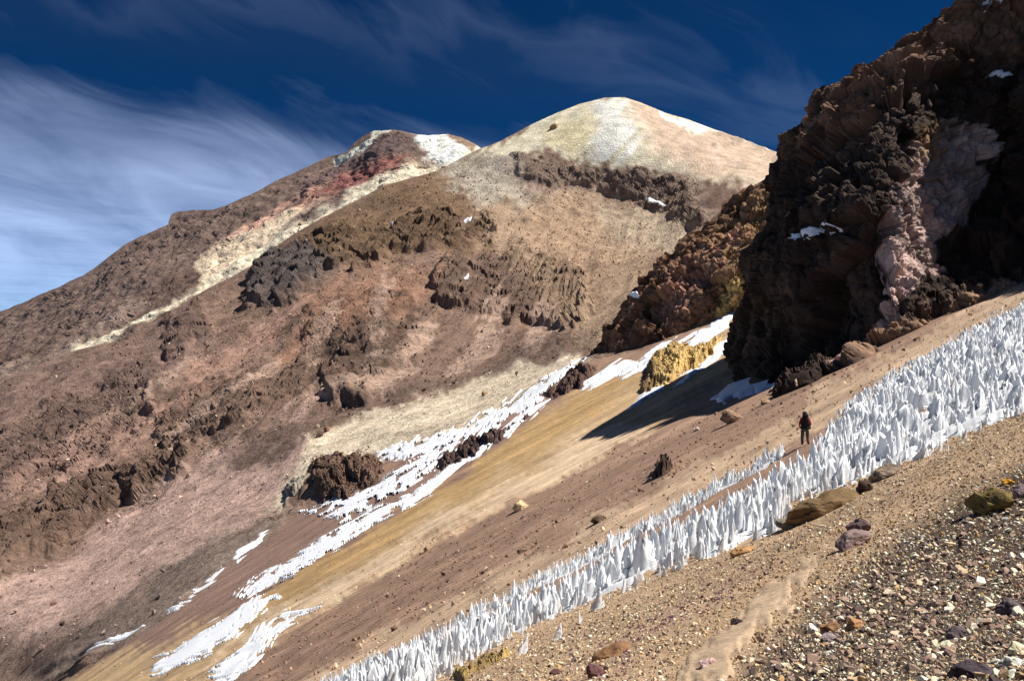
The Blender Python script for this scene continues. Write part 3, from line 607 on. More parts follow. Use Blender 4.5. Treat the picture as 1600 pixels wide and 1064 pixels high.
# ------------------------------------------------------------------ rock outcrops growing out of the slope
def outcrop(name, label, cat, poly, H, base, cells, paints=(), seed=0, step=0.9, mat=M_cliff, lean=(0, -.35, .95), soft=16):
    v = np.array(poly, float); x0, y0 = v.min(0) - 6; x1, y1 = v.max(0) + 6
    nx, ny = int((x1 - x0) / step) + 2, int((y1 - y0) / step) + 2
    X, Y = np.meshgrid(np.linspace(x0, x1, nx), np.linspace(y0, y1, ny)); Q = np.stack([X.ravel(), Y.ravel()], 1)
    wv = np.stack([fbm(np.stack([Q[:, 0] / 22, Q[:, 1] / 22, np.full(len(Q), seed * 5.1)], 1), 4), fbm(np.stack([Q[:, 0] / 22, Q[:, 1] / 22, np.full(len(Q), seed * 5.1 + 3)], 1), 4)], 1) * 6
    Qw = Q + wv; sdv = sdpoly(Qw, poly); pos = ground(Q); q3 = np.stack([Q[:, 0] * 0.2, Q[:, 1] * 0.2, np.full(len(Q), seed * 2.0)], 1)
    h = sstep(0, soft, sdv) * H * 0.6
    for i, (c, a) in enumerate(cells):
        b_, g_ = blocks(q3 / c + seed + 13 * i); h = h + sstep(0, 6, sdv) * a * (b_ - 0.5 * np.exp(-g_ * 9))
    cc = np.tile(lin(base, G_), (len(Q), 1))
    for c, pl, sf, am in paints: m = sstep(-sf, sf, sdpoly(Qw, pl)) * am; cc = cc + (lin(c, G_) - cc) * m[:, None]
    b_, g_ = blocks(q3 / cells[0][0] * 1.7); cc = cc * (1 + .25 * b_ + .2 * fbm(q3 * 1.5, 3))[:, None]
    h = np.where(sdv > 0, h, -0.4 * np.clip(-sdv / 4, 0, 1) * H * .3)
    L_ = np.array(lean) / np.linalg.norm(lean); pos = pos + L_[None] * h[:, None]
    wq_ = pos / (H * .22); edge = sstep(-2, 5, sdv)[:, None] * H
    pos = pos + np.stack([blocks(wq_ + k_)[0] for k_ in (3, 31, 57)], 1) * edge * .05 + np.stack([noise(wq_ * 3 + k_) for k_ in (3, 31, 57)], 1) * edge * .05
    cc = cc * (1 + .22 * fbm(wq_ * 2.2, 3))[:, None]
    Fp = grid_faces(ny, nx); Fp = Fp[(sdv[Fp] > -4).all(1)]; vv, ff, c2 = compact(pos, Fp, cc)
    return tag(mesh_np(name, vv, ff, mat, np.clip(c2, .01, .8)), label, cat)
outcrop('lava_outcrop', 'dark brown craggy lava outcrop at the head of the left gully', 'rock outcrop',
        [(478, 740), (490, 716), (520, 708), (560, 706), (590, 712), (605, 735), (585, 758), (560, 765), (545, 785), (505, 788), (488, 770)], 4.5, (96, 76, 64), [(4.5, 1.2), (1.8, .5), (.7, .18)], seed=3)
outcrop('grey_outcrop', 'small pale grey striped rock step left of the lava outcrop', 'rock outcrop',
        [(442, 768), (450, 752), (476, 742), (482, 765), (470, 785), (448, 790)], 4, (138, 130, 118), [(2.5, 1.0), (.9, .4)], seed=5, soft=8)
outcrop('lava_outcrop', 'dark rough rock rib between the two long snow streaks', 'rock outcrop',
        [(680, 722), (700, 705), (730, 690), (790, 665), (835, 640), (820, 660), (760, 702), (715, 728), (690, 736)], 3, (84, 66, 62), [(3.0, 1.1), (1.2, .5)], seed=8, soft=9)
outcrop('rock_rib', 'dark boulder pile where the snow streak meets the jagged ridge', 'rock outcrop',
        [(850, 618), (880, 590), (912, 568), (935, 572), (915, 600), (885, 618), (862, 628)], 3, (92, 72, 64), [(3.0, 1.2), (1.2, .5)], seed=9, soft=9)
outcrop('yellow_rock', 'bright ochre yellow rock outcrop between two snow strips', 'rock outcrop',
        [(1002, 612), (1008, 580), (1022, 556), (1045, 540), (1070, 545), (1100, 540), (1132, 520), (1118, 552), (1080, 580), (1045, 600), (1015, 620)], 4.5, (184, 156, 102), [(5.0, 1.0), (1.8, .45), (.7, .15)],
        [((96, 76, 58), [(990, 630), (1000, 580), (1016, 560), (1028, 590), (1016, 625)], 6, .8)], seed=12, soft=10)
outcrop('dark_rock', 'small dark rock outcrop alone on the reddish slope', 'rock outcrop',
        [(1016, 750), (1022, 734), (1036, 726), (1052, 726), (1048, 738), (1032, 750)], 1.6, (84, 68, 58), [(1.6, .7), (.7, .3)], seed=15, soft=6)
outcrop('mossy_slab', 'flat olive brown rock slab at the bottom below the ice spikes', 'rock slab',
        [(700, 1066), (712, 1046), (755, 1026), (792, 1014), (802, 1022), (770, 1042), (740, 1052), (735, 1070)], .28, (150, 126, 82), [(5, .06), (1.5, .03)], seed=17, soft=8, mat=M_near)

# ------------------------------------------------------------------ icicles under the cliff's overhangs (parts of the cliff)
def wall_at(px, py):
    r = int(np.clip((py + 165) / 815 * 459, 0, 459)); lx = cliff_lx[r]; u = max(0, (px - lx) / (1770 - lx)) ** (1 / 1.2)
    return cliff_v[r, 4 + int(np.clip(u * 519, 0, 519))]
for k, (px, py, ln) in enumerate([(1290, 225, 30), (1302, 218, 22), (1326, 206, 44), (1330, 240, 34), (1292, 268, 44), (1308, 270, 40), (1388, 190, 60), (1394, 240, 50)]):
    p = wall_at(px, py); L_ = ln * p[1] / FPX; bm = bmesh.new()
    bmesh.ops.create_cone(bm, segments=7, radius1=0.02, radius2=L_ * .025, depth=L_, cap_ends=True)
    bmesh.ops.subdivide_edges(bm, edges=[e for e in bm.edges if abs(e.verts[0].co.z - e.verts[1].co.z) > .1], cuts=3)
    for v in bm.verts: v.co.x += .1 * math.sin(v.co.z * 2 + k); v.co.y += .08 * math.cos(v.co.z * 3 + k)
    me = bpy.data.meshes.new('icicle'); bm.to_mesh(me); bm.free(); me.materials.append(M_ice)
    o = bpy.data.objects.new('icicle', me); C.objects.link(o); o.parent = cliff; o.location = tuple(p + np.array([-.2, -.5, -L_ / 2]))

# ------------------------------------------------------------------ ice spikes (penitentes)
MAIN = [(1760, 386), (1620, 462), (1500, 517), (1400, 577), (1330, 622), (1290, 664), (1272, 690), (1282, 715), (1306, 748), (1335, 766), (1400, 738), (1500, 694), (1620, 646), (1760, 575)]
LOWER = [(1300, 712), (1338, 768), (1238, 792), (1215, 838), (1170, 858), (1110, 872), (1050, 894), (950, 940), (880, 968), (800, 1002), (740, 1032), (690, 1060), (650, 1095), (470, 1095),
         (570, 1064), (650, 1028), (800, 956), (950, 884), (1100, 812), (1250, 732)]
UPPER = [(1240, 694), (1100, 766), (950, 847), (800, 923), (650, 1002), (470, 1085), (520, 1085), (650, 1014), (800, 938), (950, 862), (1100, 781), (1228, 712)]
sf = patch('snowfield', MAIN, 0.06, M_ice, 0, 10, 3.0, soft=8, seed=50, rough_m=0.16, inset=9)
sf['kind'] = 'structure'
sf2 = patch('snowfield', LOWER, 0.03, M_ice, 0, 12, 3.0, soft=7, seed=51, rough_m=0.12, inset=8); sf2['kind'] = 'structure'
sf3 = patch('snowfield', UPPER, 0.05, M_ice, 0, 5, 2.5, soft=5, seed=52, rough_m=0.12, inset=2); sf3['kind'] = 'structure'
def spike_mesh(seed):
    r = np.random.default_rng(seed); Vs_, Fs_ = [], []; off = 0
    peaks = [(0, 0, 1.0, 1.0)] + [(r.uniform(-.17, .17), r.uniform(-.06, .06), r.uniform(.4, .85), r.uniform(.5, .8)) for _ in range(r.integers(0, 4))]
    for (ox, oy, hh, ww) in peaks:
        n = 6; ts = np.array([-0.15, .12, .38, .66, .88]); an0 = r.uniform(0, 6.28); ln = r.normal(0, .05, 2)
        ex = r.uniform(.65, 1.1)
        rows = []
        for t in ts:
            w = .105 * ww * max(0, 1 - t) ** ex + .008; a = an0 + np.arange(n) * 2 * math.pi / n + r.normal(0, .16, n)
            rad = w * r.uniform(.6, 1.35, n); ct = ln * t + r.normal(0, .012, 2)
            rows.append(np.stack([ox + ct[0] + rad * np.cos(a) * 1.25, oy + ct[1] + rad * np.sin(a) * .72, np.full(n, t * hh) + r.normal(0, .02, n)], 1))
        V_ = np.concatenate(rows + [np.array([[ox + ln[0], oy + ln[1], hh]])]); k = len(ts)
        for i in range(k - 1):
            for j in range(n):
                a, b = i * n + j, i * n + (j + 1) % n; c, d = a + n, b + n
                Fs_ += [(off + a, off + b, off + d), (off + a, off + d, off + c)]
        for j in range(n): Fs_.append((off + (k - 1) * n + j, off + (k - 1) * n + (j + 1) % n, off + k * n))
        Vs_.append(V_); off += len(V_)
    return np.concatenate(Vs_), np.array(Fs_)
def fin_mesh(seed):
    """a thin jagged blade of ice with several unequal peaks"""
    r = np.random.default_rng(seed); n = 9; xs = np.linspace(-.5, .5, n) * r.uniform(.3, .6) + r.normal(0, .015, n)
    env = np.clip(1 - (np.abs(np.linspace(-1, 1, n)) ** 1.6), .05, 1); hs = env * r.uniform(.35, 1.0, n); hs[r.integers(2, n - 2)] = 1.0
    yc = np.cumsum(r.normal(0, .035, n)); yc -= yc.mean(); th = r.uniform(.06, .10) * (0.5 + .5 * env) * r.uniform(.7, 1.3, n); V_, F_ = [], []
    for i in range(n):
        h = hs[i]; ln = r.normal(0, .03)
        V_ += [(xs[i], yc[i] - th[i] * 1.3, -.2), (xs[i], yc[i] - th[i] * .75 + ln * .4, h * r.uniform(.3, .5)), (xs[i] + r.normal(0, .01), yc[i] - th[i] * .25 + ln, h * .82), (xs[i] + r.normal(0, .015), yc[i] + ln, h),
               (xs[i], yc[i] + th[i] * .25 + ln, h * .8), (xs[i], yc[i] + th[i] * .75 + ln * .4, h * r.uniform(.3, .5)), (xs[i], yc[i] + th[i] * 1.3, -.2)]
    for i in range(n - 1):
        for j in range(6):
            a, b = i * 7 + j, i * 7 + j + 1; c, d = a + 7, b + 7; F_ += [(a, c, d), (a, d, b)]
    for e in (0, (n - 1) * 7):
        for j in range(1, 6): F_.append((e, e + j, e + j + 1) if e else (e, e + j + 1, e + j))
    return np.array(V_), np.array(F_)
SPK = [spike_mesh(100 + i) for i in range(10)] + [fin_mesh(150 + i) for i in range(12)]
def spikes(poly, dens, hlo, hhi, warp, field, wid=1.0, edge=20, gap=9.0):
    v = np.array(poly, float); smp = np.stack([np.linspace(v[:, 0].min(), v[:, 0].max(), 60).repeat(60), np.tile(np.linspace(v[:, 1].min(), v[:, 1].max(), 60), 60)], 1)
    w3 = ground(smp[sdpoly(smp, poly) > 0]); lo, hi = w3.min(0) - 1, w3.max(0) + 1
    n = int((hi[0] - lo[0]) * (hi[1] - lo[1]) * dens); x = rng.uniform(lo[0], hi[0], n); y = rng.uniform(lo[1], hi[1], n); z = slope_z(x, y)
    Q = np.stack([CX + FPX * x / y, CY - FPX * z / y], 1); kp = (Q[:, 1] < 1150) & (Q[:, 0] < 1750) & (Q[:, 0] > 300); Q, x, y = Q[kp], x[kp], y[kp]
    wv = np.stack([fbm(np.stack([x / 3, y / 3, np.zeros(len(x))], 1), 3), fbm(np.stack([x / 3, y / 3, np.ones(len(x)) * 9], 1), 3)], 1) * warp
    s_ = sdpoly(Q + wv, poly); clump = fbm(np.stack([x / 1.6, y / 1.6, np.zeros(len(x))], 1), 2)
    kp = (s_ > 0) & (clump > -0.72 + 0.25 * (s_ < 8)); kp &= noise(np.stack([(x * .5 - y * .87) / 1.5, (x * .87 + y * .5) / 9, np.full(len(x), 5.5)], 1)) > -gap
    kp &= np.hypot(Q[:, 0] - 1262, (Q[:, 1] - 702) * 1.3) > 13
    Q, s_, clump = Q[kp], s_[kp], clump[kp]; pos = ground(Q)
    h = (hlo + (hhi - hlo) * rng.random(len(Q)) ** 1.3) * (0.4 + 0.6 * sstep(0, edge, s_)) * (1 + .45 * clump)
    return [(pos[i], h[i], rng.normal(0.1, .5), wid * (rng.uniform(.75, 1.3) if rng.random() > .1 else rng.uniform(1.3, 1.8)), rng.integers(len(SPK)), rng.normal(0, .05), rng.normal(.03, .05), FPX * h[i] / pos[i][1], field,
             -20 < Q[i][0] < 1610 and Q[i][1] < 1075) for i in range(len(Q))]
SP_ALL = spikes(MAIN, 4.8, .26, .82, 8, sf, 1.5) + spikes(LOWER, 8.0, .34, .95, 8, sf2, 1.15, 14, .42) + spikes(UPPER, 8.0, .32, .68, 4, sf3, 1.1, 5, .5)
SP_ALL.sort(key=lambda q: -(q[7] if q[9] else 0))
me_sp = []
for V_, F_ in SPK:
    o = mesh_np('ice_spike', V_, F_, M_ice, smooth=True); me_sp.append(o.data); bpy.data.objects.remove(o)
def rot3(az, tx, ty):
    return (Matrix.Rotation(tx, 3, 'X') @ Matrix.Rotation(ty, 3, 'Y') @ Matrix.Rotation(az, 3, 'Z'))
rest = {}
for i, (p, h, az, wd, vi, tx, ty, px, field, vis) in enumerate(SP_ALL):
    R = rot3(az, tx, ty)
    if i < 300:
        o = bpy.data.objects.new('ice_spike', me_sp[vi]); C.objects.link(o); o.parent = field
        o.matrix_local = Matrix.Translation(Vector(p)) @ R.to_4x4() @ Matrix.Diagonal((h * wd, h * wd, h, 1))
    else:
        V_, F_ = SPK[vi]; v = (V_ * np.array([h * wd, h * wd, h])) @ np.array(R).T + p
        rest.setdefault(field.name, []).append((v, F_))
def joined(parts):
    V_, F_, off = [], [], 0
    for v, f in parts: V_.append(v); F_.append(f + off); off += len(v)
    return np.concatenate(V_), np.concatenate(F_)
for nm, parts in rest.items():
    V_, F_ = joined(parts); mesh_np('ice_spikes', V_, F_, M_ice, parent=bpy.data.objects[nm], smooth=True, kind='stuff')
print('spikes', len(SP_ALL))

# ------------------------------------------------------------------ loose stones
def hull(seed, n):
    r = np.random.default_rng(seed); p = r.normal(size=(n, 3)); p /= np.linalg.norm(p, axis=1)[:, None]; p *= r.uniform(.75, 1.1, (n, 1)); p *= np.array([1, r.uniform(.6, .95), r.uniform(.4, .75)])
    bm = bmesh.new()
    for q in p: bm.verts.new(q)
    bmesh.ops.convex_hull(bm, input=bm.verts); bmesh.ops.triangulate(bm, faces=bm.faces)
    lo = [v for v in bm.verts if not v.link_faces]; bmesh.ops.delete(bm, geom=lo, context='VERTS')
    bm.verts.index_update(); V_ = np.array([v.co[:] for v in bm.verts]) * .5; F_ = np.array([[v.index for v in f.verts] for f in bm.faces]); bm.free()
    return V_, F_
HULL = [hull(200 + i, 13) for i in range(16)]; HULL_S = [hull(300 + i, 8) for i in range(10)]
def randrot(n):
    q = rng.normal(size=(n, 4)); q /= np.linalg.norm(q, axis=1)[:, None]; a, b, c, d = q.T
    return np.stack([np.stack([1 - 2 * (c * c + d * d), 2 * (b * c - a * d), 2 * (b * d + a * c)], -1), np.stack([2 * (b * c + a * d), 1 - 2 * (b * b + d * d), 2 * (c * d - a * b)], -1),
                     np.stack([2 * (b * d - a * c), 2 * (c * d + a * b), 1 - 2 * (b * b + c * c)], -1)], 1)
def scatter(Q, size, tint, lib, sink=0.12):
    """one mesh of many stones: pixel positions on the ground, sizes in metres, a colour each"""
    pos = ground(Q); pos[:, 2] += size * (0.25 - sink); R = randrot(len(Q)); vi = rng.integers(len(lib), size=len(Q)); VV, FF, CC, off = [], [], [], 0
    for k, (V_, F_) in enumerate(lib):
        ix = np.nonzero(vi == k)[0]
        if not len(ix): continue
        v = np.einsum('nij,vj->nvi', R[ix], V_) * size[ix, None, None] + pos[ix, None]
        f = F_[None] + (np.arange(len(ix)) * len(V_))[:, None, None] + off
        VV.append(v.reshape(-1, 3)); FF.append(f.reshape(-1, 3)); CC.append(np.repeat(tint[ix], len(V_), 0)); off += len(ix) * len(V_)
    return np.concatenate(VV), np.concatenate(FF), np.concatenate(CC)
PATHP = [(1010, 1085), (1090, 1010), (1150, 950), (1200, 905), (1270, 855), (1330, 830), (1400, 792), (1455, 755), (1500, 715), (1520, 716), (1480, 755), (1425, 795), (1370, 835), (1290, 880), (1240, 950), (1180, 1010), (1130, 1085)]
FORE = [(1700, 596), (1600, 640), (1400, 722), (1330, 758), (1240, 786), (1180, 846), (1060, 880), (1000, 906), (800, 990), (720, 1030), (640, 1080), (620, 1110), (1720, 1110)]
n = 105000; Q = np.stack([rng.uniform(540, 1700, n), rng.uniform(596, 1100, n)], 1); Q = Q[sdpoly(Q, FORE) > 0]
dd_ = ground(Q)[:, 1]; spx = 2.7 * rng.random(len(Q)) ** -0.48; size = spx * dd_ / FPX
onp = sdpoly(Q + 12 * np.stack([fbm(np.stack([Q[:, 0] / 30, Q[:, 1] / 30, np.zeros(len(Q))], 1), 3)] * 2, 1), PATHP)
right = sstep(0, 160, sdpoly(Q, [(1780, 640), (1600, 720), (1450, 800), (1330, 890), (1150, 1050), (1100, 1130), (1800, 1130)]) + 60)
kp = (size < np.where(right > .5, .13, .10)) & (spx < 28) & ~((onp > 0) & ((rng.random(len(Q)) < .3) | (spx > 9)))
Q, spx, size, right, onp = Q[kp], spx[kp], size[kp], right[kp], onp[kp]
PAL = np.array([lin(c, 1.22) for c in PALETTE]); tint = PAL[rng.integers(len(PAL), size=len(Q))] * rng.uniform(.75, 1.15, (len(Q), 1))
tan_ = lin((178, 152, 120), 1.1); tint = np.where((rng.random(len(Q)) < np.where(onp > -6, .8, .35) * (1 - .7 * right))[:, None], tan_ * rng.uniform(.75, 1.2, (len(Q), 1)), tint)
mar = [(1000, 1000), (1060, 985), (1150, 930), (1250, 860), (1180, 890), (1090, 930), (1010, 970), (940, 1020), (900, 1064), (980, 1064)]
mv = (sdpoly(Q, mar) > 0) & (rng.random(len(Q)) < .5); tint[mv] = lin((138, 106, 108)) * rng.uniform(.7, 1.2, (mv.sum(), 1))
inside = (Q[:, 0] < 1596) & (Q[:, 1] < 1058) & (onp < -4)
order = np.argsort(-np.where(inside, spx, 0)); big, small = order[:300], order[300:]
me_st = []
for V_, F_ in HULL:
    o = mesh_np('stone', V_, F_, M_stone_one); me_st.append(o.data); bpy.data.objects.remove(o)
pb = ground(Q[big])
for i, k in enumerate(big):
    o = bpy.data.objects.new('stone', me_st[i % len(me_st)]); C.objects.link(o); o.parent = foreground
    sz = size[k]; o.location = (pb[i][0], pb[i][1], pb[i][2] + sz * .14); o.scale = (sz, sz, sz)
    o.rotation_euler = (random.uniform(-.6, .6), random.uniform(-.6, .6), random.uniform(0, 6.28))
GR = []
for sel, lib in ((small[spx[small] >= 7], HULL), (small[spx[small] < 7], HULL_S)):
    GR.append(scatter(Q[sel], size[sel], np.clip(tint[sel], .02, .85), lib))
V_, F_ = joined([g[:2] for g in GR]); C_ = np.concatenate([g[2] for g in GR])
mesh_np('gravel', V_, F_, M_stone, C_, parent=foreground, kind='stuff')
# smaller fragments on the far side of the snow, and on the mountain
def colour_at(Q_):
    tp = interp(CREST, Q_[:, 0]); ci = np.clip((Q_[:, 0] + 150) / 1910 * (NC - 1), 0, NC - 1).astype(int); ri = np.clip((Q_[:, 1] - tp) / (1205 - tp) * (NR - 1), 0, NR - 1).astype(int)
    return fcol.reshape(NR, NC, 3)[ri, ci]
def debris(n, box, polyin, smin, smax_m, parent, name, power=-.5, keep=None, spread=(.4, 1.45)):
    Q_ = np.stack([rng.uniform(box[0], box[2], n), rng.uniform(box[1], box[3], n)], 1); k = sdpoly(Q_, polyin) > 0
    Q_ = Q_[k]
    if keep is not None: Q_ = Q_[keep(Q_)]
    d_ = ground(Q_)[:, 1]; sp = smin * rng.random(len(Q_)) ** power; sz = sp * d_ / FPX; k = (sz < smax_m); Q_, sz = Q_[k], sz[k]
    cl = colour_at(Q_) * rng.uniform(*spread, (len(Q_), 1)); pale = rng.random(len(Q_)) < .08; cl[pale] = lin((205, 186, 160)) * rng.uniform(.7, 1.1, (pale.sum(), 1))
    V_, F_, C_ = scatter(Q_, sz, np.clip(cl, .015, .8), HULL_S, -.05)
    print(name, len(Q_))
    return mesh_np(name, V_, F_, M_boulder, C_, parent=parent, kind='stuff')
SLP = [(1760, 350), (1600, 440), (1330, 575), (1240, 610), (1110, 645), (930, 715), (640, 840), (480, 800), (350, 895), (170, 1020), (60, 1095), (480, 1095), (640, 1000), (830, 910), (1020, 805), (1260, 680), (1430, 570), (1760, 400)]
def kn(Q_):
    f = flow_n(Q_); return rng.random(len(Q_)) < np.where(f > 2.1, 1.0, .3) * sstep(-.8, .1, fbm(np.stack([f * 5, Q_[:, 0] / 160, np.zeros(len(Q_))], 1), 3) + .1)
debris(52000, (0, 350, 1700, 1095), SLP, 2.0, .55, slope, 'scree_fragments', keep=kn)
MTN = [(0, 600), (130, 550), (400, 416), (600, 296), (760, 240), (1100, 285), (1100, 340), (930, 550), (700, 680), (480, 790), (170, 1010), (0, 1060)]
def km(Q_):
    ap = np.maximum(sdpoly(Q_, [(380, 800), (470, 680), (600, 640), (760, 590), (900, 550), (930, 575), (820, 630), (600, 715), (430, 800)]) > 0, sdpoly(Q_, [(0, 950), (180, 830), (330, 720), (480, 660), (480, 790), (170, 1010), (0, 1060)]) > 0)
    return rng.random(len(Q_)) < np.where(ap, .16, .75) * sstep(-.35, .25, fbm(np.stack([Q_[:, 0] / 45, Q_[:, 1] / 45, np.zeros(len(Q_))], 1), 4) + .12)
debris(44000, (0, 240, 1100, 1060), MTN, 2.0, 3.6, mountain, 'talus_blocks', keep=km, spread=(.35, 1.25))

# ------------------------------------------------------------------ boulders, each a thing of its own
def boulder(name, label, px, py, wpx, ratio, colour, seed, flat=0.6, rotz=None, mat=None, tilt=0.0, cat='boulder', surf=None, group=None, sink=.2):
    p = (surf or ground)([[px, py]])[0] if surf is None else surf
    w = wpx * p[1] / FPX; r = np.random.default_rng(seed)
    bm = bmesh.new(); bmesh.ops.create_icosphere(bm, subdivisions=4, radius=1.0); bm.verts.index_update()
    V_ = np.array([v.co[:] for v in bm.verts]); F_ = np.array([[v.index for v in f.verts] for f in bm.faces]); bm.free()
    for _ in range(16):
        nn_ = r.normal(size=3); nn_ /= np.linalg.norm(nn_); hh = r.uniform(.55, .9); d = V_ @ nn_ - hh; V_ -= nn_ * np.clip(d, 0, None)[:, None]
    V_ *= np.array([.5, .5 * ratio, .5 * flat]) / .8
    nrm = V_ / (np.linalg.norm(V_, axis=1)[:, None] + 1e-6)
    b_, g_ = blocks(V_ * 4.5 + seed); V_ = V_ + nrm * (.03 * b_ + .05 * fbm(V_ * 3 + seed, 4) - .02 * np.exp(-g_ * 10))[:, None]
    cc = np.tile(lin(colour, 1.1), (len(V_), 1)) * (1 + .3 * fbm(V_ * 4 + seed, 4) + .12 * b_)[:, None]
    V_[:, 2] += .5 * flat * .8 * (1 - 2 * sink)
    o = mesh_np(name, V_ * w, F_, mat or (M_boulder if p[1] < 60 else M_block), np.clip(cc, .015, .8))
    o.location = tuple(p); o.rotation_euler = (0, tilt, r.uniform(0, 6.28) if rotz is None else rotz)
    return tag(o, label, cat, group)
S_ = -0.42
boulder('slab_boulder', 'long flat brown boulder at the lower edge of the snow', 1282, 803, 112, .45, (112, 92, 66), 1, .33, 0.25, tilt=-.30)
boulder('flat_rock', 'low flat grey rock tucked under the snow right of the long boulder', 1390, 744, 52, .7, (126, 110, 96), 2, .35, 0, tilt=-.25)
boulder('boulder', 'dark brown rock between the long boulder and the flat grey rock', 1352, 770, 34, .8, (78, 62, 52), 3, .7)
boulder('boulder', 'grey rock with a snowy side left of the long boulder', 1232, 824, 36, .8, (120, 112, 100), 4, .55)
boulder('orange_slab', 'flat orange tan slab under the ice spikes', 1158, 866, 40, .6, (168, 128, 88), 5, .3, .2, tilt=-.3)
boulder('purple_boulder', 'dark purple boulder upslope of the path', 1345, 833, 40, .8, (92, 74, 76), 6, .7)
boulder('purple_boulder', 'long mauve boulder with its left end in shade beside the path', 1333, 858, 62, .5, (138, 118, 114), 7, .5, .35, tilt=-.35)
boulder('dark_stone', 'small black stone lying alone on the sandy path', 1151, 978, 20, .9, (62, 52, 54), 28, .9, cat='stone')
boulder('pink_stone', 'pinkish pale stone near the bottom edge below the path', 1106, 1048, 34, .7, (186, 158, 152), 9, .55, cat='stone')
boulder('mossy_boulder', 'olive brown boulder casting a dark shadow at the right edge', 1552, 800, 62, .8, (108, 92, 56), 10, .65, tilt=-.3)
boulder('orange_stone', 'flat orange stone on top of the right-hand slope', 1576, 757, 26, .6, (206, 148, 52), 11, .4, cat='stone')
boulder('purple_boulder', 'greyish purple rock cut by the right picture edge', 1597, 778, 30, .8, (120, 104, 106), 12, .8)
boulder('cream_stone', 'cream white stone near the right edge of the foreground', 1478, 1016, 26, .8, (226, 214, 178), 13, .6, cat='stone')
boulder('cream_stone', 'large cream coloured stone cut by the right picture edge', 1592, 1022, 40, .7, (222, 204, 168), 14, .6, cat='stone')
boulder('white_stone', 'flat whitish grey stone at the lower right corner', 1582, 1042, 44, .6, (208, 208, 196), 15, .45, cat='stone')
boulder('dark_boulder', 'dark purple black boulder cut by the bottom edge', 1518, 1066, 64, .8, (72, 63, 68), 16, .6)
boulder('mauve_stone', 'small mauve rock among pale gravel in the right foreground', 1495, 1002, 34, .8, (104, 92, 94), 17, .7, cat='stone')
boulder('brown_stone', 'brown triangular stone in the centre of the foreground gravel', 1297, 990, 30, .7, (146, 112, 82), 18, .8, cat='stone')
boulder('brown_stone', 'rounded orange brown stone right of the triangular one', 1336, 986, 26, .7, (172, 128, 92), 19, .8, cat='stone')
boulder('purple_stone', 'low purple grey stone just below the triangular one', 1298, 1006, 28, .8, (140, 127, 128), 20, .5, cat='stone')
boulder('dark_boulder', 'dark mauve rock at the right edge above the white stone', 1580, 962, 46, .8, (96, 84, 88), 21, .5)
boulder('slab_boulder', 'brownish flat slab half buried on the lower path side', 955, 1022, 60, .5, (134, 102, 74), 22, .3, .4, tilt=-.35)
boulder('maroon_stone', 'upright maroon stone at the bottom edge left of the path', 928, 1060, 26, .8, (108, 78, 76), 23, .9, cat='stone')
boulder('maroon_stone', 'small dark maroon stone beside the half buried slab', 868, 1052, 18, .8, (96, 66, 66), 24, .7, cat='stone')
boulder('boulder', 'large light brown boulder at the tip of the cliff shadow', 1143, 657, 34, .8, (150, 122, 100), 30, .75)
boulder('boulder', 'pointed pale boulder on the shadow edge above the hiker', 1247, 604, 22, .7, (168, 138, 112), 31, .8)
boulder('boulder', 'flat tan boulder on the shadow edge between two others', 1194, 628, 22, .7, (150, 122, 98), 32, .5)
boulder('pale_stone', 'small whitish stone left of the large light brown boulder', 1088, 672, 10, .8, (206, 190, 170), 33, .7, cat='stone')
boulder('boulder', 'dark brown rock just above the upper strip of ice spikes', 936, 815, 26, .6, (96, 78, 64), 34, .5)
boulder('cream_boulder', 'cream boulder with a little snow tail on the ochre slope', 814, 795, 24, .8, (214, 190, 150), 35, .8)
boulder('boulder', 'pale brown boulder far down the ochre slope', 668, 862, 14, .8, (168, 140, 112), 36, .8)
boulder('boulder', 'small brown boulder on the pale apron of scree', 757, 618, 10, .8, (150, 122, 92), 37, .8)
boulder('boulder', 'round brown boulder at the top edge of the pale apron', 512, 674, 11, .9, (146, 118, 98), 38, .9)
boulder('dark_boulder', 'dark boulder touching the round one at the pale apron', 499, 681, 12, .9, (92, 72, 62), 39, .9)
boulder('boulder', 'single tan boulder high on the pale summit dome', 866, 202, 13, .9, (150, 122, 88), 40, .9)
boulder('boulder', 'small brown boulder low on the reddish slope by the beige strip', 616, 985, 12, .8, (112, 88, 72), 41, .7)
boulder('boulder', 'dark rock on the reddish slope above the lower ice spikes', 815, 862, 14, .7, (98, 78, 66), 42, .6)
# lone ice spikes left standing apart below the field
for i, (px, py, hpx, lb) in enumerate([(935, 950, 34, 'leaning bluish ice block standing alone below the lower spikes'), (872, 994, 26, 'small white ice fin alone near the half buried slab'),
                                       (818, 1020, 34, 'last short ice fin beside the olive slab'), (905, 972, 20, 'thin tiny ice needle below the lower spike strip')]):
    p = ground([[px, py]])[0]; h = hpx * p[1] / FPX; o = bpy.data.objects.new('ice_fin', me_sp[i * 3]); C.objects.link(o)
    o.location = tuple(p); o.scale = (h * 1.7, h * 1.4, h); o.rotation_euler = (0, .2, .3 * i); tag(o, lb, 'ice fin', 'ice fins standing apart')

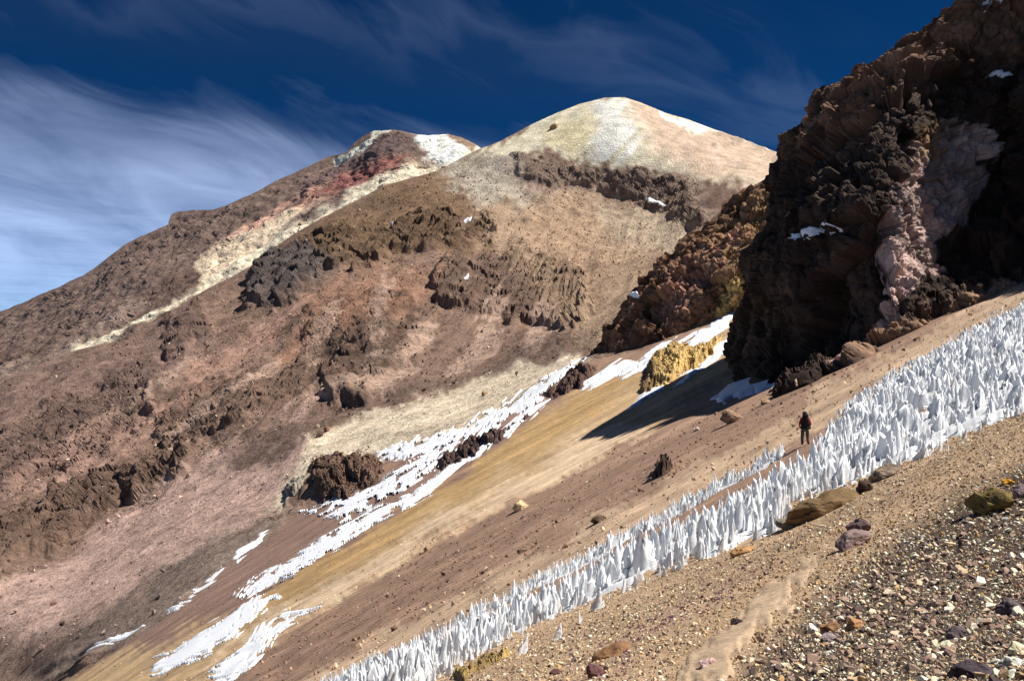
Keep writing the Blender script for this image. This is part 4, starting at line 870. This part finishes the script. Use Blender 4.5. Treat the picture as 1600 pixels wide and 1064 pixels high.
# ------------------------------------------------------------------ the hiker, seen from behind, walking away along the path
def mat_plain(name, c, rough=.8):
    return mat_rock(name, 40.0, .3, .004, .2, attr=tuple(lin(c)), rough=rough, spec=.3)
M_red, M_trs, M_skin, M_boot, M_pack, M_hair, M_red2 = (mat_plain(n_, c_) for n_, c_ in (('red_jacket', (205, 28, 40)), ('dark_trousers', (66, 66, 62)), ('skin', (176, 124, 96)),
    ('boot_leather', (60, 48, 36)), ('black_nylon', (20, 20, 24)), ('dark_wool', (24, 20, 20)), ('red_nylon', (120, 20, 30))))
J = {'pel': (0, 0, .95), 'sp': (0, .02, 1.15), 'ch': (0, .05, 1.36), 'nk': (0, .07, 1.52), 'hd': (0, .10, 1.62), 'tp': (0, .10, 1.76)}
E = [('pel', 'sp'), ('sp', 'ch'), ('ch', 'nk'), ('nk', 'hd'), ('hd', 'tp')]; RR = {'pel': .155, 'sp': .15, 'ch': .17, 'nk': .06, 'hd': .095, 'tp': .075}
def limb(a, pts):
    prev = a
    for n_, c_, r_ in pts: J[n_] = c_; RR[n_] = r_; E.append((prev, n_)); prev = n_
limb('pel', [('lh', (-.10, 0, .88), .12), ('lk', (-.12, .18, .52), .09), ('la', (-.13, .06, .12), .07), ('lt', (-.14, .2, .05), .05)])
limb('pel', [('rh', (.10, 0, .88), .12), ('rk', (.13, .0, .48), .09), ('ra', (.16, -.22, .14), .07), ('rt', (.17, -.08, .05), .05)])
limb('ch', [('ls', (-.19, .05, 1.42), .07), ('le', (-.27, .00, 1.15), .052), ('lw', (-.24, .20, .98), .036), ('lp', (-.23, .27, .95), .034)])
limb('ch', [('rs', (.19, .05, 1.42), .07), ('re', (.29, .04, 1.16), .052), ('rw', (.27, .24, 1.03), .036), ('rp', (.26, .31, 1.01), .034)])
for sd_, (hx, hy, hz) in (('l', (-.23, .27, .95)), ('r', (.26, .31, 1.01))):
    sg = -1 if sd_ == 'l' else 1
    for f_ in range(4):
        limb(sd_ + 'p', [(sd_ + 'f%da' % f_, (hx + (f_ - 1.5) * .02, hy + .055, hz - .005), .010), (sd_ + 'f%db' % f_, (hx + (f_ - 1.5) * .02, hy + .075 + .004 * f_, hz - .03), .008)])
    limb(sd_ + 'p', [(sd_ + 'tha', (hx - sg * .035, hy + .02, hz - .005), .011), (sd_ + 'thb', (hx - sg * .045, hy + .05, hz - .01), .009)])
nm_ = list(J); me = bpy.data.meshes.new('person'); me.from_pydata([J[k] for k in nm_], [(nm_.index(a), nm_.index(b)) for a, b in E], [])
po = bpy.data.objects.new('person', me); C.objects.link(po)
md = po.modifiers.new('skin', 'SKIN'); sv = me.skin_vertices[0].data
for i, k in enumerate(nm_): sv[i].radius = (RR[k], RR[k] * (.78 if k in ('pel', 'sp', 'ch') else 1)); sv[i].use_root = (k == 'pel')
po.modifiers.new('sub', 'SUBSURF').levels = 2
dg = bpy.context.evaluated_depsgraph_get(); me2 = bpy.data.meshes.new_from_object(po.evaluated_get(dg)); po.modifiers.clear(); po.data = me2
for m_ in (M_red, M_trs, M_skin, M_boot): me2.materials.append(m_)
if len(me2.materials) > 4: me2.materials.pop(index=0)
for f in me2.polygons:
    x, y, z = f.center; f.use_smooth = True
    f.material_index = 3 if z < .14 else 1 if (z < .92 and abs(x) < .2 and y < .22) else 2 if (z > 1.53 or (abs(x) > .18 and y > .22)) else 0
hp = ground([[1258, 696]])[0]; hscale = 1.0; HR = -.25
po.location = tuple(hp + np.array([0, 0, -.02])); po.rotation_euler = (0, 0, HR); po.scale = (.88,) * 3
tag(po, 'hiker in red jacket and dark trousers walking away among the ice spikes', 'person')
def lathe(name, prof, mat, parent, n=12, sq=1.0, jit=0.0):
    V_, F_ = [], []
    for r_, z_ in prof:
        for j in range(n):
            a = 2 * math.pi * j / n; ca, sa = math.cos(a), math.sin(a); k = (abs(ca) ** 4 + abs(sa) ** 4) ** -.25 if sq > 1 else 1
            V_.append((r_ * k * ca, r_ * k * sa, z_))
    for i in range(len(prof) - 1):
        for j in range(n): F_.append((i * n + j, i * n + (j + 1) % n, (i + 1) * n + (j + 1) % n, (i + 1) * n + j))
    o = mesh_np(name, np.array(V_), np.array(F_), mat, parent=parent, smooth=True); return o
hat = lathe('wool_hat', [(.118, 0), (.122, .04), (.115, .09), (.085, .135), (.04, .155), (.0, .16)], M_hair, po); hat.location = (0, .10, 1.65)
hair = lathe('hair', [(.06, -.16), (.10, -.12), (.108, -.05), (.112, .03)], M_hair, po); hair.location = (0, .085, 1.64)
bp_ = bpy.data.objects.new('backpack', None); C.objects.link(bp_); bp_.location = tuple(hp); bp_.rotation_euler = (0, 0, HR); bp_.scale = (.88,) * 3
tag(bp_, 'big black backpack with rolled mat on the back of the hiker', 'backpack')
pk = lathe('pack_body', [(.02, -.02), (.15, 0), (.175, .12), (.18, .35), (.165, .52), (.10, .57), (.0, .58)], M_pack, bp_, 16, 2); pk.location = (0, -.21, 1.02); pk.scale = (.95, .62, 1)
ld = lathe('pack_lid', [(.0, -.01), (.15, 0), (.165, .05), (.14, .11), (.0, .13)], M_pack, bp_, 16, 2); ld.location = (0, -.20, 1.56); ld.scale = (.9, .7, 1)
for sx_ in (-1, 1):
    pc = lathe('side_pocket', [(.0, -.01), (.05, 0), (.06, .1), (.05, .24), (.0, .26)], M_pack, bp_, 10); pc.location = (sx_ * .18, -.22, 1.04)
    st_ = lathe('shoulder_strap', [(.02, -.2), (.028, -.1), (.03, 0), (.028, .1), (.02, .2)], M_red2, bp_, 8); st_.location = (sx_ * .14, .02, 1.42); st_.rotation_euler = (1.0, 0, 0)
rm = lathe('rolled_mat', [(.0, -.26), (.075, -.26), (.08, 0), (.075, .26), (.0, .26)], M_hair, bp_, 12); rm.location = (0, -.24, .96); rm.rotation_euler = (0, math.pi / 2, 0)
